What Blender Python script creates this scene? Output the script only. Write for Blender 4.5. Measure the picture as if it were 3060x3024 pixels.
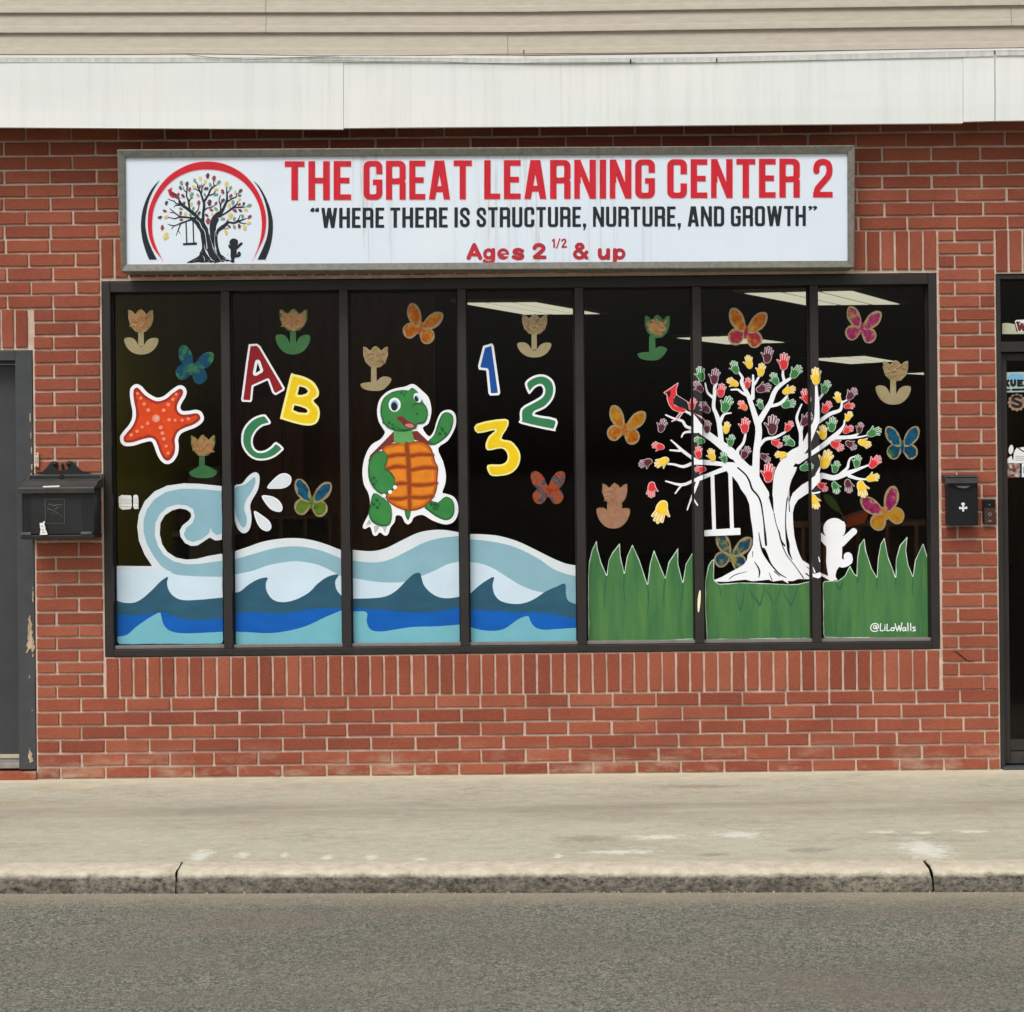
import bpy, bmesh, math, random
import numpy as np
from mathutils import Vector, Matrix, noise as mnoise

random.seed(7)
rng = np.random.default_rng(7)
for o in list(bpy.data.objects):
    bpy.data.objects.remove(o)
SC = bpy.context.scene
COL = SC.collection

# ------------------------------------------------------------------ camera
F = 5040.0            # focal length in photograph pixels (3060 wide)
PX, PY = 1530.0, 1370.0   # principal point (horizon) in photograph pixels
D = 8.0               # metres from the lens to the brick face
CAMZ = 1.5
ROLL = math.radians(0.58)
cam_d = bpy.data.cameras.new('camera')
cam = bpy.data.objects.new('camera', cam_d)
COL.objects.link(cam)
cam.matrix_world = Matrix.Translation((0, -D, CAMZ)) @ Matrix.Rotation(math.pi/2, 4, 'X') @ Matrix.Rotation(-ROLL, 4, 'Z')
cam_d.sensor_fit = 'HORIZONTAL'
cam_d.sensor_width = 36.0
cam_d.lens = 36.0*F/3060.0
cam_d.shift_y = -(1512.0-PY)/3060.0
cam_d.clip_start = 0.05
cam_d.clip_end = 1000.0
SC.camera = cam
SC.render.resolution_x = 1024
SC.render.resolution_y = 1012

# ------------------------------------------------------------------ light
SUN_EL, SUN_AZ = math.radians(56), math.radians(-24)   # azimuth from the street side, to the left
world = bpy.data.worlds.new('World')
SC.world = world
world.use_nodes = True
wn = world.node_tree
bg = wn.nodes['Background']
sky = wn.nodes.new('ShaderNodeTexSky')
sky.sky_type = 'NISHITA'
sky.sun_disc = False
sky.sun_elevation = SUN_EL
sky.sun_rotation = math.radians(180) - SUN_AZ
sky.air_density = 1.0
sky.dust_density = 4.0
sky.ozone_density = 1.0
hs = wn.nodes.new('ShaderNodeHueSaturation')      # cloud cover takes the blue out of the sky
hs.inputs['Saturation'].default_value = 0.26
wn.links.new(sky.outputs[0], hs.inputs['Color'])
wn.links.new(hs.outputs[0], bg.inputs['Color'])
bg.inputs['Strength'].default_value = 0.105
sun_d = bpy.data.lights.new('sun', 'SUN')
sun_d.energy = 1.45
sun_d.angle = math.radians(26)
sun_d.color = (1.0, 0.97, 0.93)
sun = bpy.data.objects.new('sun', sun_d)
COL.objects.link(sun)
sdir = Vector((math.sin(SUN_AZ)*math.cos(SUN_EL), -math.cos(SUN_AZ)*math.cos(SUN_EL), math.sin(SUN_EL)))
sun.rotation_euler = (-sdir).to_track_quat('-Z', 'Y').to_euler()
sun.location = (-3, -6, 9)
SC.view_settings.view_transform = 'Standard'
SC.view_settings.look = 'None'
SC.view_settings.gamma = 1.0
SC.view_settings.exposure = 0.38
SC.view_settings.use_curve_mapping = False

# ------------------------------------------------------------------ photograph pixel -> point on a real plane
CR, SR = math.cos(-ROLL), math.sin(-ROLL)
def raydir(px, py):
    u = (np.asarray(px, float)-PX)/F
    v = -(np.asarray(py, float)-PY)/F
    return u*CR - v*SR, u*SR + v*CR          # (dx, dz) for dy = 1
def at(px, py, Y=0.0):
    dx, dz = raydir(px, py)
    t = Y + D
    return Vector((float(dx)*t, Y, CAMZ + float(dz)*t))
def at_z(px, py, z):
    dx, dz = raydir(px, py)
    t = (z-CAMZ)/float(dz)
    return Vector((float(dx)*t, -D + t, z))
def X_(px, py=1400, Y=0.0): return at(px, py, Y).x
def Z_(py, px=1530, Y=0.0): return at(px, py, Y).z

# ------------------------------------------------------------------ objects
def tag(o, label=None, cat=None, group=None, kind=None):
    if label: o['label'] = label
    if cat: o['category'] = cat
    if group: o['group'] = group
    if kind: o['kind'] = kind
    return o
def empty(name, loc=(0, 0, 0), label=None, cat=None, group=None, kind=None, parent=None):
    o = bpy.data.objects.new(name, None)
    COL.objects.link(o)
    o.location = loc
    o.empty_display_size = 0.1
    if parent: o.parent = parent
    return tag(o, label, cat, group, kind)
def wloc(o):
    v = Vector((0, 0, 0))
    while o is not None:
        v = v + o.location
        o = o.parent
    return v
class MB:
    """collects shapes in world coordinates; build() links them as one mesh object"""
    def __init__(s):
        s.v, s.f, s.m, s.sm = [], [], [], []
    def add(s, vs, fs, mi=0, smooth=False):
        b = len(s.v)
        s.v.extend([tuple(p) for p in vs])
        for f in fs:
            s.f.append([i+b for i in f]); s.m.append(mi); s.sm.append(smooth)
        return s
    def box(s, x0, x1, y0, y1, z0, z1, bev=0.0, mi=0):
        if bev <= 0:
            vs = [(x, y, z) for x in (x0, x1) for y in (y0, y1) for z in (z0, z1)]
            return s.add(vs, [(0, 1, 3, 2), (4, 6, 7, 5), (0, 4, 5, 1), (2, 3, 7, 6), (0, 2, 6, 4), (1, 5, 7, 3)], mi)
        bm = bmesh.new()
        bmesh.ops.create_cube(bm, size=1.0)
        for v in bm.verts:
            v.co = Vector((x0+(v.co.x+.5)*(x1-x0), y0+(v.co.y+.5)*(y1-y0), z0+(v.co.z+.5)*(z1-z0)))
        bmesh.ops.bevel(bm, geom=bm.edges[:], offset=bev, segments=2, profile=0.6, affect='EDGES')
        bm.verts.index_update()
        s.add([v.co[:] for v in bm.verts], [[v.index for v in f.verts] for f in bm.faces], mi, False)
        bm.free()
        return s
    def prism(s, prof, x0, x1, mi=0):
        """profile of (y, z) points extruded along x"""
        n = len(prof)
        vs = [(x0, y, z) for y, z in prof]+[(x1, y, z) for y, z in prof]
        fs = [(i, (i+1) % n, n+(i+1) % n, n+i) for i in range(n)]
        fs += [tuple(range(n))[::-1], tuple(range(n, 2*n))]
        return s.add(vs, fs, mi)
    def tube(s, pts, r, seg=8, mi=0):
        P = [Vector(p) for p in pts]
        vs, fs = [], []
        for i, p in enumerate(P):
            t = (P[min(i+1, len(P)-1)]-P[max(i-1, 0)]).normalized()
            a = t.orthogonal().normalized() if abs(t.z) > .9 else t.cross(Vector((0, 0, 1))).normalized()
            b = t.cross(a)
            rr = r[i] if isinstance(r, (list, tuple)) else r
            for k in range(seg):
                an = 2*math.pi*k/seg
                vs.append(p+(a*math.cos(an)+b*math.sin(an))*rr)
        for i in range(len(P)-1):
            for k in range(seg):
                fs.append((i*seg+k, i*seg+(k+1) % seg, (i+1)*seg+(k+1) % seg, (i+1)*seg+k))
        fs.append(tuple(range(seg))[::-1]); fs.append(tuple(range((len(P)-1)*seg, len(P)*seg)))
        return s.add(vs, fs, mi, True)
    def build(s, name, mats, parent=None, origin=None):
        if not isinstance(mats, (list, tuple)): mats = [mats]
        me = bpy.data.meshes.new(name)
        off = wloc(parent) if parent else Vector((0, 0, 0))
        if origin is not None: off = Vector(origin)
        me.from_pydata([(a-off.x, b-off.y, c-off.z) for a, b, c in s.v], [], s.f)
        for m in mats: me.materials.append(m)
        me.polygons.foreach_set('material_index', s.m)
        me.polygons.foreach_set('use_smooth', s.sm)
        me.update()
        o = bpy.data.objects.new(name, me)
        COL.objects.link(o)
        if parent: o.parent = parent
        if origin is not None:
            o.location = Vector(origin) - (wloc(parent) if parent else Vector((0, 0, 0)))
        return o

# ------------------------------------------------------------------ materials
def lin(c):
    return tuple(((v/255.0)/12.92 if v <= 10 else (((v/255.0)+.055)/1.055)**2.4) for v in c)
class NT:
    def __init__(s, m):
        s.nt = m.node_tree; s.b = s.nt.nodes['Principled BSDF']
    def n(s, t, **k):
        nd = s.nt.nodes.new(t)
        for a, b in k.items(): setattr(nd, a, b)
        return nd
    def l(s, a, b): s.nt.links.new(a, b)
    def math(s, op, a, b=None, clamp=False):
        nd = s.n('ShaderNodeMath', operation=op, use_clamp=clamp)
        for i, v in enumerate((a, b)):
            if v is None: continue
            if isinstance(v, (int, float)): nd.inputs[i].default_value = v
            else: s.l(v, nd.inputs[i])
        return nd.outputs[0]
    def pos(s, scale=(1, 1, 1), loc=(0, 0, 0)):
        g = s.n('ShaderNodeNewGeometry'); mp = s.n('ShaderNodeMapping')
        mp.inputs['Scale'].default_value = scale; mp.inputs['Location'].default_value = loc
        s.l(g.outputs['Position'], mp.inputs['Vector'])
        return mp.outputs[0]
    def noise(s, vec, scale, detail=4, rough=.6, lac=2.0):
        t = s.n('ShaderNodeTexNoise')
        t.inputs['Scale'].default_value = scale; t.inputs['Detail'].default_value = detail
        t.inputs['Roughness'].default_value = rough; t.inputs['Lacunarity'].default_value = lac
        s.l(vec, t.inputs['Vector'])
        return t.outputs[0]
    def ramp(s, fac, stops, interp='LINEAR'):
        r = s.n('ShaderNodeValToRGB'); r.color_ramp.interpolation = interp
        e = r.color_ramp.elements
        while len(e) < len(stops): e.new(.5)
        for k, (p, c) in enumerate(stops):
            e[k].position = p
            e[k].color = (c[0], c[1], c[2], 1) if isinstance(c, tuple) else (c, c, c, 1)
        s.l(fac, r.inputs[0])
        return r.outputs[0]
    def mix(s, fac, a, b, mode='MIX'):
        m = s.n('ShaderNodeMix', data_type='RGBA', blend_type=mode)
        for i, v in ((0, fac), (6, a), (7, b)):
            if isinstance(v, (int, float)): m.inputs[i].default_value = v
            elif isinstance(v, tuple): m.inputs[i].default_value = (v[0], v[1], v[2], 1)
            else: s.l(v, m.inputs[i])
        return m.outputs[2]
    def bump(s, h, strength, dist=0.01):
        b = s.n('ShaderNodeBump')
        b.inputs['Strength'].default_value = strength; b.inputs['Distance'].default_value = dist
        s.l(h, b.inputs['Height']); s.l(b.outputs[0], s.b.inputs['Normal'])
def newmat(name, rough=.6, spec=.3, metal=0.0):
    m = bpy.data.materials.new(name); m.use_nodes = True
    t = NT(m)
    t.b.inputs['Roughness'].default_value = rough
    t.b.inputs['Specular IOR Level'].default_value = spec
    t.b.inputs['Metallic'].default_value = metal
    return m, t
def mat(name, rgb, rough=.6, var=.12, scale=9, spec=.3, metal=0.0, bump=0, bscale=60, stretch=(1, 1, 1), detail=4):
    """plain coloured surface with uneven tone and a little relief"""
    m, t = newmat(name, rough, spec, metal)
    c = lin(rgb) if max(rgb) > 1.0 else rgb
    nz = t.noise(t.pos(stretch), scale, detail)
    f = t.ramp(nz, [(.28, 0.0), (.72, 1.0)])
    lo = tuple(v*(1-var) for v in c); hi = tuple(min(1, v*(1+var)) for v in c)
    t.l(t.mix(f, lo, hi), t.b.inputs['Base Color'])
    t.l(t.math('ADD', t.math('MULTIPLY', f, .15), rough-.07), t.b.inputs['Roughness'])
    if bump: t.bump(t.noise(t.pos(), bscale, 5), bump, .01)
    return m
M = {}
# brick: each brick its own tone, wire-cut streaks, sooty specks
m, t = newmat('red_brick', .85, .2)
oi = t.n('ShaderNodeObjectInfo'); ge = t.n('ShaderNodeNewGeometry')
rnd = t.math('FRACT', t.math('ADD', t.math('MULTIPLY', oi.outputs['Random'], 7.31), t.math('MULTIPLY', ge.outputs['Random Per Island'], 3.7)))
base = t.ramp(rnd, [(0.0, lin((134, 68, 50))), (.18, lin((153, 80, 58))), (.5, lin((161, 87, 63))), (.75, lin((168, 94, 68))), (.9, lin((176, 103, 77))), (1.0, lin((144, 75, 59)))])
n1 = t.noise(t.pos((9, 9, 30)), 6, 6, .7)
c1 = t.mix(t.ramp(n1, [(.3, 0.0), (.75, 1.0)]), t.mix(.45, base, lin((118, 56, 42))), t.mix(.28, base, lin((190, 120, 96))))
n2 = t.noise(t.pos(), 2.2, 5, .6)
c2 = t.mix(t.ramp(n2, [(.42, 0.0), (.72, .5)]), c1, lin((112, 56, 46)))
n3 = t.noise(t.pos(), 150, 3, .7)
c3 = t.mix(t.ramp(n3, [(.56, 0.0), (.72, .6)]), c2, lin((98, 46, 36)))
c3 = t.mix(t.ramp(t.noise(t.pos((1, 1, 1), (5, 5, 5)), 130, 3, .7), [(.58, 0.0), (.75, .4)]), c3, lin((205, 140, 112)))
# pale lime bloom in patches, mostly on the lowest two courses where pavement splash dries
gp = t.n('ShaderNodeSeparateXYZ'); t.l(ge.outputs['Position'], gp.inputs[0])
low = t.ramp(gp.outputs['Z'], [(0.0, 1.0), (.17, 0.0)])
bl = t.math('MULTIPLY', low, t.ramp(t.noise(t.pos((1.4, 1, 3)), 3.2, 5, .65), [(.48, 0.0), (.68, .55)]))
c4 = t.mix(bl, c3, lin((205, 186, 160)))
t.l(c4, t.b.inputs['Base Color'])
t.bump(t.math('ADD', n1, t.math('MULTIPLY', n3, .5)), .6, .005)
M['brick'] = m
m, t = newmat('mortar', .95, .1)
nz = t.noise(t.pos(), 14, 6, .7)
c = t.ramp(nz, [(.25, lin((178, 156, 138))), (.6, lin((212, 190, 172))), (.85, lin((228, 210, 194)))])
st = t.ramp(t.noise(t.pos((1, 1, .6)), 3.0, 4), [(.55, 0.0), (.8, .5)])
t.l(t.mix(st, c, lin((136, 122, 108))), t.b.inputs['Base Color'])
t.bump(t.noise(t.pos(), 150, 4), .5, .004)
M['mortar'] = m
M['bronze'] = mat('bronze_aluminium', (43, 39, 37), .45, .16, 5, .4, 0.0, .05, 90)
M['charcoal'] = mat('charcoal_paint', (62, 63, 65), .5, .10, 4, .35, 0.0, .06, 70)
M['charcoal_frame'] = mat('charcoal_frame_paint', (68, 70, 72), .55, .16, 12, .3, 0.0, .12, 50)
M['bare_wood'] = mat('bare_wood', (182, 160, 132), .8, .35, 20, .2, 0, .2, 60, (4, 4, .6))
M['gasket'] = mat('black_gasket', (30, 29, 28), .6, .1)
m, t = newmat('white_fascia_metal', .42, .35)
nz = t.noise(t.pos((6, 1, .28)), 3.2, 6, .65)
nl = t.noise(t.pos((.5, 1, 1.3)), 2.0, 4, .6)
st = t.ramp(t.noise(t.pos((16, 1, .35)), 3.0, 5, .7), [(.60, 0.0), (.72, .55)])
c = t.mix(t.ramp(nl, [(.35, 0.0), (.7, 1.0)]), lin((228, 233, 229)), lin((236, 236, 231)))
c = t.mix(t.ramp(nz, [(.5, 0.0), (.78, .45)]), c, lin((203, 207, 200)))
c = t.mix(t.math('MULTIPLY', st, .45), c, lin((176, 176, 166)))
t.l(c, t.b.inputs['Base Color'])
t.bump(t.noise(t.pos((.5, 1, 1)), 2.5, 3), .12, .02)
M['fascia'] = m
M['galv'] = mat('dull_metal_trim', (205, 206, 200), .45, .18, 14, .4, 0.0, .1, 40, (3, 1, .6))
m, t = newmat('vinyl_siding', .55, .25)
nz = t.noise(t.pos((1.5, 1, 6)), 8, 6, .65)
nb = t.noise(t.pos((9, 9, 60)), 6, 4, .6)
c = t.mix(t.ramp(nz, [(.3, 0.0), (.7, 1.0)]), lin((180, 171, 155)), lin((197, 188, 172)))
t.l(t.mix(t.math('MULTIPLY', nb, .25), c, lin((168, 156, 140))), t.b.inputs['Base Color'])
t.bump(nb, .12, .004)
M['siding'] = m
m, t = newmat('sign_frame_aluminium', .45, .4, .0)
nz = t.noise(t.pos((5, 1, 5)), 9, 6, .7)
c = t.mix(t.ramp(nz, [(.3, 0.0), (.75, 1.0)]), lin((94, 92, 84)), lin((130, 127, 117)))
t.l(t.mix(t.ramp(t.noise(t.pos(), 70, 3), [(.6, 0.0), (.75, .4)]), c, lin((110, 100, 86))), t.b.inputs['Base Color'])
M['sign_frame'] = m
m, t = newmat('sign_face_acrylic', .3, .4)
g = t.n('ShaderNodeNewGeometry'); sp = t.n('ShaderNodeSeparateXYZ'); t.l(g.outputs['Position'], sp.inputs[0])
streak = t.ramp(t.noise(t.pos((13, 1, .35)), 2.6, 5, .7), [(.53, 0.0), (.70, 1.0)])
def band(xc, w):
    return t.math('SUBTRACT', 1.0, t.math('DIVIDE', t.math('ABSOLUTE', t.math('SUBTRACT', sp.outputs['X'], xc)), w), True)
wet = t.math('ADD', t.math('ADD', band(X_(1120, 700), .16), band(X_(1580, 700), .42)), t.math('MULTIPLY', band(X_(1850, 700), .25), .6), True)
grime = t.math('MULTIPLY', t.math('MULTIPLY', streak, wet), .85)
c = t.mix(t.ramp(t.noise(t.pos(), 3, 4), [(.3, 0.0), (.7, 1.0)]), lin((220, 232, 243)), lin((227, 237, 245)))
t.l(t.mix(grime, c, lin((176, 160, 150))), t.b.inputs['Base Color'])
M['sign_face'] = m
M['sign_red'] = mat('sign_red_vinyl', (203, 32, 48), .45, .14, 8, .3, stretch=(6, 1, .5))
M['sign_black'] = mat('sign_black_vinyl', (30, 35, 42), .45, .2, 8, .3, stretch=(6, 1, .5))
M['sign_halo'] = mat('sign_pink_edge', (240, 205, 212), .45, .05)
def paint(key, rgb, var=.07, scale=14, rough=.55, stretch=(1, 1, 1)):
    M[key] = mat(key, rgb, rough, var, scale, .25, stretch=stretch, bump=.05, bscale=120)
    return M[key]
paint('white_vinyl', (244, 246, 250), .03, 6)
paint('foam_white', (217, 225, 230), .05, 10)
paint('wave_grey_blue', (138, 180, 194), .06, 7)
paint('wave_pale', (206, 226, 239), .05, 6)
paint('wave_teal', (42, 88, 110), .16, 6, stretch=(1, 1, 2.5))
paint('wave_royal', (4, 92, 180), .12, 6, stretch=(1, 1, 2.5))
paint('wave_aqua', (116, 183, 197), .06, 7)
paint('star_dark', (160, 46, 34), .15, 25)
paint('star_red', (216, 70, 20), .14, 18)
paint('star_dot', (247, 140, 108), .1, 30)
paint('letter_red', (144, 25, 32), .08, 20)
paint('letter_yellow', (240, 204, 16), .05, 25)
paint('letter_cream', (250, 240, 150), .04, 25)
paint('letter_green', (52, 126, 82), .07, 20)
paint('letter_blue', (22, 80, 162), .07, 20)
paint('turtle_shade', (36, 100, 50), .14, 14)
paint('turtle_green', (56, 132, 66), .12, 14)
paint('turtle_light', (96, 160, 92), .1, 14)
paint('turtle_dark', (30, 92, 58), .1, 20)
paint('turtle_shell', (204, 104, 20), .14, 26)
paint('turtle_tile', (226, 132, 30), .12, 22)
paint('turtle_line', (148, 66, 18), .14, 26)
paint('turtle_maroon', (118, 46, 46), .12, 20)
paint('turtle_pink', (214, 120, 122), .05)
paint('eye_blue', (120, 180, 215), .05)
paint('ink', (28, 30, 34), .1)
paint('claw', (190, 194, 192), .1)
paint('hand_red', (226, 52, 54), .06, 30)
paint('hand_pink', (246, 200, 204), .03, 30)
paint('hand_maroon', (92, 40, 48), .08, 30)
paint('hand_mauve', (214, 196, 204), .03, 30)
paint('hand_green', (58, 132, 66), .08, 30)
paint('hand_mint', (212, 232, 216), .03, 30)
paint('hand_yellow', (250, 206, 52), .05, 30)
paint('hand_cream', (252, 240, 196), .03, 30)
paint('hand_orange', (242, 112, 58), .05, 30)
m, t = newmat('grass_paint', .55, .25)
n1 = t.noise(t.pos((9, 1, 1.1)), 2.2, 5, .6); n2 = t.noise(t.pos((22, 1, 1.6)), 2.0, 4, .6)
c = t.mix(t.ramp(n1, [(.3, 0.0), (.72, 1.0)]), lin((56, 108, 66)), lin((84, 132, 72)))
c = t.mix(t.ramp(n2, [(.55, 0.0), (.75, .5)]), c, lin((104, 136, 66)))
t.l(c, t.b.inputs['Base Color']); M['grass'] = m
paint('grass_shadow', (52, 100, 72), .1)
# thin card and crumpled tissue (indoors, behind the glass)
def paper(key, stops, scale=14):
    m, t = newmat(key, .8, .15)
    nz = t.noise(t.pos(), scale, 4, .6)
    t.l(t.ramp(nz, [(p, lin(c)) for p, c in stops]), t.b.inputs['Base Color'])
    t.bump(t.noise(t.pos(), 60, 4), .3, .004)
    M[key] = m
paper('card_cream', [(.3, (220, 205, 165)), (.7, (236, 224, 188))])
paper('card_green', [(.3, (82, 150, 98)), (.7, (98, 166, 112))])
paper('tissue_peach', [(.3, (205, 155, 105)), (.55, (236, 188, 138)), (.75, (188, 138, 92))], 40)
paper('tissue_cream', [(.3, (190, 160, 120)), (.55, (225, 200, 158)), (.75, (176, 146, 108))], 40)
paper('tissue_pink', [(.3, (214, 160, 132)), (.7, (236, 188, 160))], 30)
paper('wing_rim', [(.3, (214, 190, 148)), (.7, (232, 214, 178))])
paper('wing_blue_green', [(.36, (30, 110, 160)), (.5, (26, 96, 150)), (.56, (60, 150, 120)), (.7, (120, 180, 120))], 18)
paper('wing_orange', [(.36, (228, 112, 20)), (.5, (240, 140, 40)), (.66, (246, 196, 90))], 30)
paper('wing_amber', [(.36, (236, 130, 20)), (.62, (240, 190, 60))], 24)
paper('wing_multi', [(.36, (200, 60, 90)), (.47, (232, 120, 50)), (.56, (60, 110, 150)), (.68, (230, 130, 60))], 16)
paper('wing_blue', [(.36, (24, 100, 150)), (.6, (40, 130, 180))], 30)
paper('wing_lime', [(.36, (110, 150, 50)), (.6, (140, 180, 70))], 30)
paper('wing_pink_orange', [(.36, (190, 40, 110)), (.5, (210, 70, 90)), (.6, (240, 140, 40))], 20)
paper('wing_magenta', [(.36, (186, 40, 120)), (.55, (214, 84, 150)), (.66, (240, 200, 120))], 28)
paper('wing_blue_yellow', [(.36, (40, 96, 140)), (.5, (60, 120, 150)), (.6, (190, 180, 90)), (.7, (226, 204, 110))], 26)
# tinted glazing: real sheet, part mirror by angle, part grey-brown see-through
m = bpy.data.materials.new('tinted_glass'); m.use_nodes = True
nt = m.node_tree; nt.nodes.remove(nt.nodes['Principled BSDF'])
tr = nt.nodes.new('ShaderNodeBsdfTransparent'); tr.inputs[0].default_value = (.925, .915, .885, 1)
gl = nt.nodes.new('ShaderNodeBsdfGlossy'); gl.inputs['Roughness'].default_value = .03
fr = nt.nodes.new('ShaderNodeFresnel'); fr.inputs[0].default_value = 1.20
mx = nt.nodes.new('ShaderNodeMixShader')
nt.links.new(fr.outputs[0], mx.inputs[0]); nt.links.new(tr.outputs[0], mx.inputs[1]); nt.links.new(gl.outputs[0], mx.inputs[2])
nt.links.new(mx.outputs[0], nt.nodes['Material Output'].inputs[0])
M['glass'] = m
M['black_metal'] = mat('black_painted_metal', (27, 28, 29), .5, .22, 9, .45, 0, .08, 60)
M['black_metal2'] = mat('satin_black_steel', (13, 15, 17), .45, .18, 7, .35, 0, .04, 80)
M['black_cast'] = mat('cast_black', (24, 25, 26), .5, .25, 20, .4, 0, .15, 80)
M['grey_worn'] = mat('worn_grey_plastic', (86, 88, 86), .5, .25, 24, .35, 0, .12, 60)
M['paper_white'] = mat('white_paper', (232, 232, 230), .7, .06, 30)
M['bell_brown'] = mat('bronze_plastic', (62, 44, 36), .35, .12, 14, .45)
M['bell_black'] = mat('gloss_black_plastic', (14, 15, 18), .15, .1, 9, .5)
M['bell_ring'] = mat('satin_nickel', (176, 172, 166), .3, .08, 20, .5, .6)
M['bell_plate'] = mat('tan_plastic', (222, 196, 168), .5, .12, 30)
M['emblem_white'] = mat('emblem_white', (226, 230, 226), .4, .05, 20)
M['lid_grey'] = mat('weathered_black_lid', (62, 62, 59), .55, .25, 14, .3, 0, .1, 50)
M['age_red'] = mat('age_red_vinyl', (184, 44, 56), .45, .14, 8, .3)
M['cable'] = mat('black_cable', (40, 36, 34), .6, .1)

# ------------------------------------------------------------------ flat cut-out shapes: distance fields turned into outlines
class S:
    def __init__(s, f, b): s.f, s.b = f, b
    def __or__(s, o):
        return S(lambda X, Y: np.minimum(s.f(X, Y), o.f(X, Y)), (min(s.b[0], o.b[0]), min(s.b[1], o.b[1]), max(s.b[2], o.b[2]), max(s.b[3], o.b[3])))
    def __sub__(s, o): return S(lambda X, Y: np.maximum(s.f(X, Y), -o.f(X, Y)), s.b)
    def __and__(s, o): return S(lambda X, Y: np.maximum(s.f(X, Y), o.f(X, Y)), s.b)
    def off(s, d): return S(lambda X, Y: s.f(X, Y)-d, (s.b[0]-d, s.b[1]-d, s.b[2]+d, s.b[3]+d))
    def affine(s, sx, sy, tx, ty):
        b = s.b
        return S(lambda X, Y: s.f((X-tx)/sx, (Y-ty)/sy)*min(abs(sx), abs(sy)), (b[0]*sx+tx, b[1]*sy+ty, b[2]*sx+tx, b[3]*sy+ty))
    def wobble(s, amp, sc, seed=0.0):
        def f(X, Y):
            n = np.sin(X/sc+seed)*np.cos(Y/sc*1.3+seed*2.1)+.6*np.sin(X/sc*2.3+Y/sc*1.7+seed*3.3)+.4*np.sin(X/sc*4.9-Y/sc*4.1+seed)
            return s.f(X, Y)+amp*n
        return S(f, (s.b[0]-2*amp, s.b[1]-2*amp, s.b[2]+2*amp, s.b[3]+2*amp))
def bb(P, e=0): return (P[:, 0].min()-e, P[:, 1].min()-e, P[:, 0].max()+e, P[:, 1].max()+e)
def crom(pts, n=5, closed=True):
    P = np.array(pts, float); N = len(P); out = []
    rngi = range(N) if closed else range(N-1)
    for i in rngi:
        p0 = P[(i-1) % N] if closed or i > 0 else P[i]
        p1, p2 = P[i], P[(i+1) % N]
        p3 = P[(i+2) % N] if closed or i+2 < N else P[min(i+1, N-1)]
        for k in range(n):
            u = k/n
            out.append(.5*((2*p1)+(-p0+p2)*u+(2*p0-5*p1+4*p2-p3)*u*u+(-p0+3*p1-3*p2+p3)*u**3))
    if not closed: out.append(P[-1])
    return np.array(out)
def poly(pts, smooth=0):
    P = crom(pts, smooth) if smooth else np.array(pts, float)
    def f(X, Y):
        d = np.full(X.shape, 1e18); ins = np.zeros(X.shape, bool)
        Q = np.roll(P, -1, 0)
        for (ax, ay), (bx, by) in zip(P, Q):
            ex, ey = bx-ax, by-ay; L = ex*ex+ey*ey
            if L < 1e-12: continue
            t = np.clip(((X-ax)*ex+(Y-ay)*ey)/L, 0, 1)
            d = np.minimum(d, (X-ax-t*ex)**2+(Y-ay-t*ey)**2)
            if ay != by:
                c = ((ay <= Y) != (by <= Y))
                ins ^= c & (X < ax+(Y-ay)/(by-ay)*ex)
        d = np.sqrt(d)
        return np.where(ins, -d, d)
    return S(f, bb(P))
def stroke(pts, r=None, smooth=0):
    """tapering brush stroke through (x, y) or (x, y, radius)"""
    P = np.array([tuple(p)+((r,) if len(p) == 2 else ()) for p in pts], float)
    if smooth: P = crom(P, smooth, False)
    R = P[:, 2].max()
    def f(X, Y):
        d = np.full(X.shape, 1e9)
        for a, b in zip(P[:-1], P[1:]):
            ex, ey = b[0]-a[0], b[1]-a[1]; L = max(ex*ex+ey*ey, 1e-9)
            t = np.clip(((X-a[0])*ex+(Y-a[1])*ey)/L, 0, 1)
            d = np.minimum(d, np.hypot(X-a[0]-t*ex, Y-a[1]-t*ey)-(a[2]+t*(b[2]-a[2])))
        return d
    return S(f, bb(P, R))
def ell(cx, cy, rx, ry, ang=0.0):
    ca, sa = math.cos(math.radians(ang)), math.sin(math.radians(ang)); m = min(rx, ry); R = max(rx, ry)
    def f(X, Y):
        u = ((X-cx)*ca+(Y-cy)*sa)/rx; v = (-(X-cx)*sa+(Y-cy)*ca)/ry
        return (np.hypot(u, v)-1)*m
    return S(f, (cx-R, cy-R, cx+R, cy+R))
def rbox(x0, y0, x1, y1, r=0.0):
    cx, cy, hx, hy = (x0+x1)/2, (y0+y1)/2, abs(x1-x0)/2-r, abs(y1-y0)/2-r
    def f(X, Y):
        qx, qy = np.abs(X-cx)-hx, np.abs(Y-cy)-hy
        return np.hypot(np.maximum(qx, 0), np.maximum(qy, 0))+np.minimum(np.maximum(qx, qy), 0)-r
    return S(f, (min(x0, x1), min(y0, y1), max(x0, x1), max(y0, y1)))
def union(L):
    L = list(L)
    b = (min(s.b[0] for s in L), min(s.b[1] for s in L), max(s.b[2] for s in L), max(s.b[3] for s in L))
    def f(X, Y):
        d = np.full(X.shape, 1e9)
        for s in L: d = np.minimum(d, s.f(X, Y))
        return d
    return S(f, b)
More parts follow.
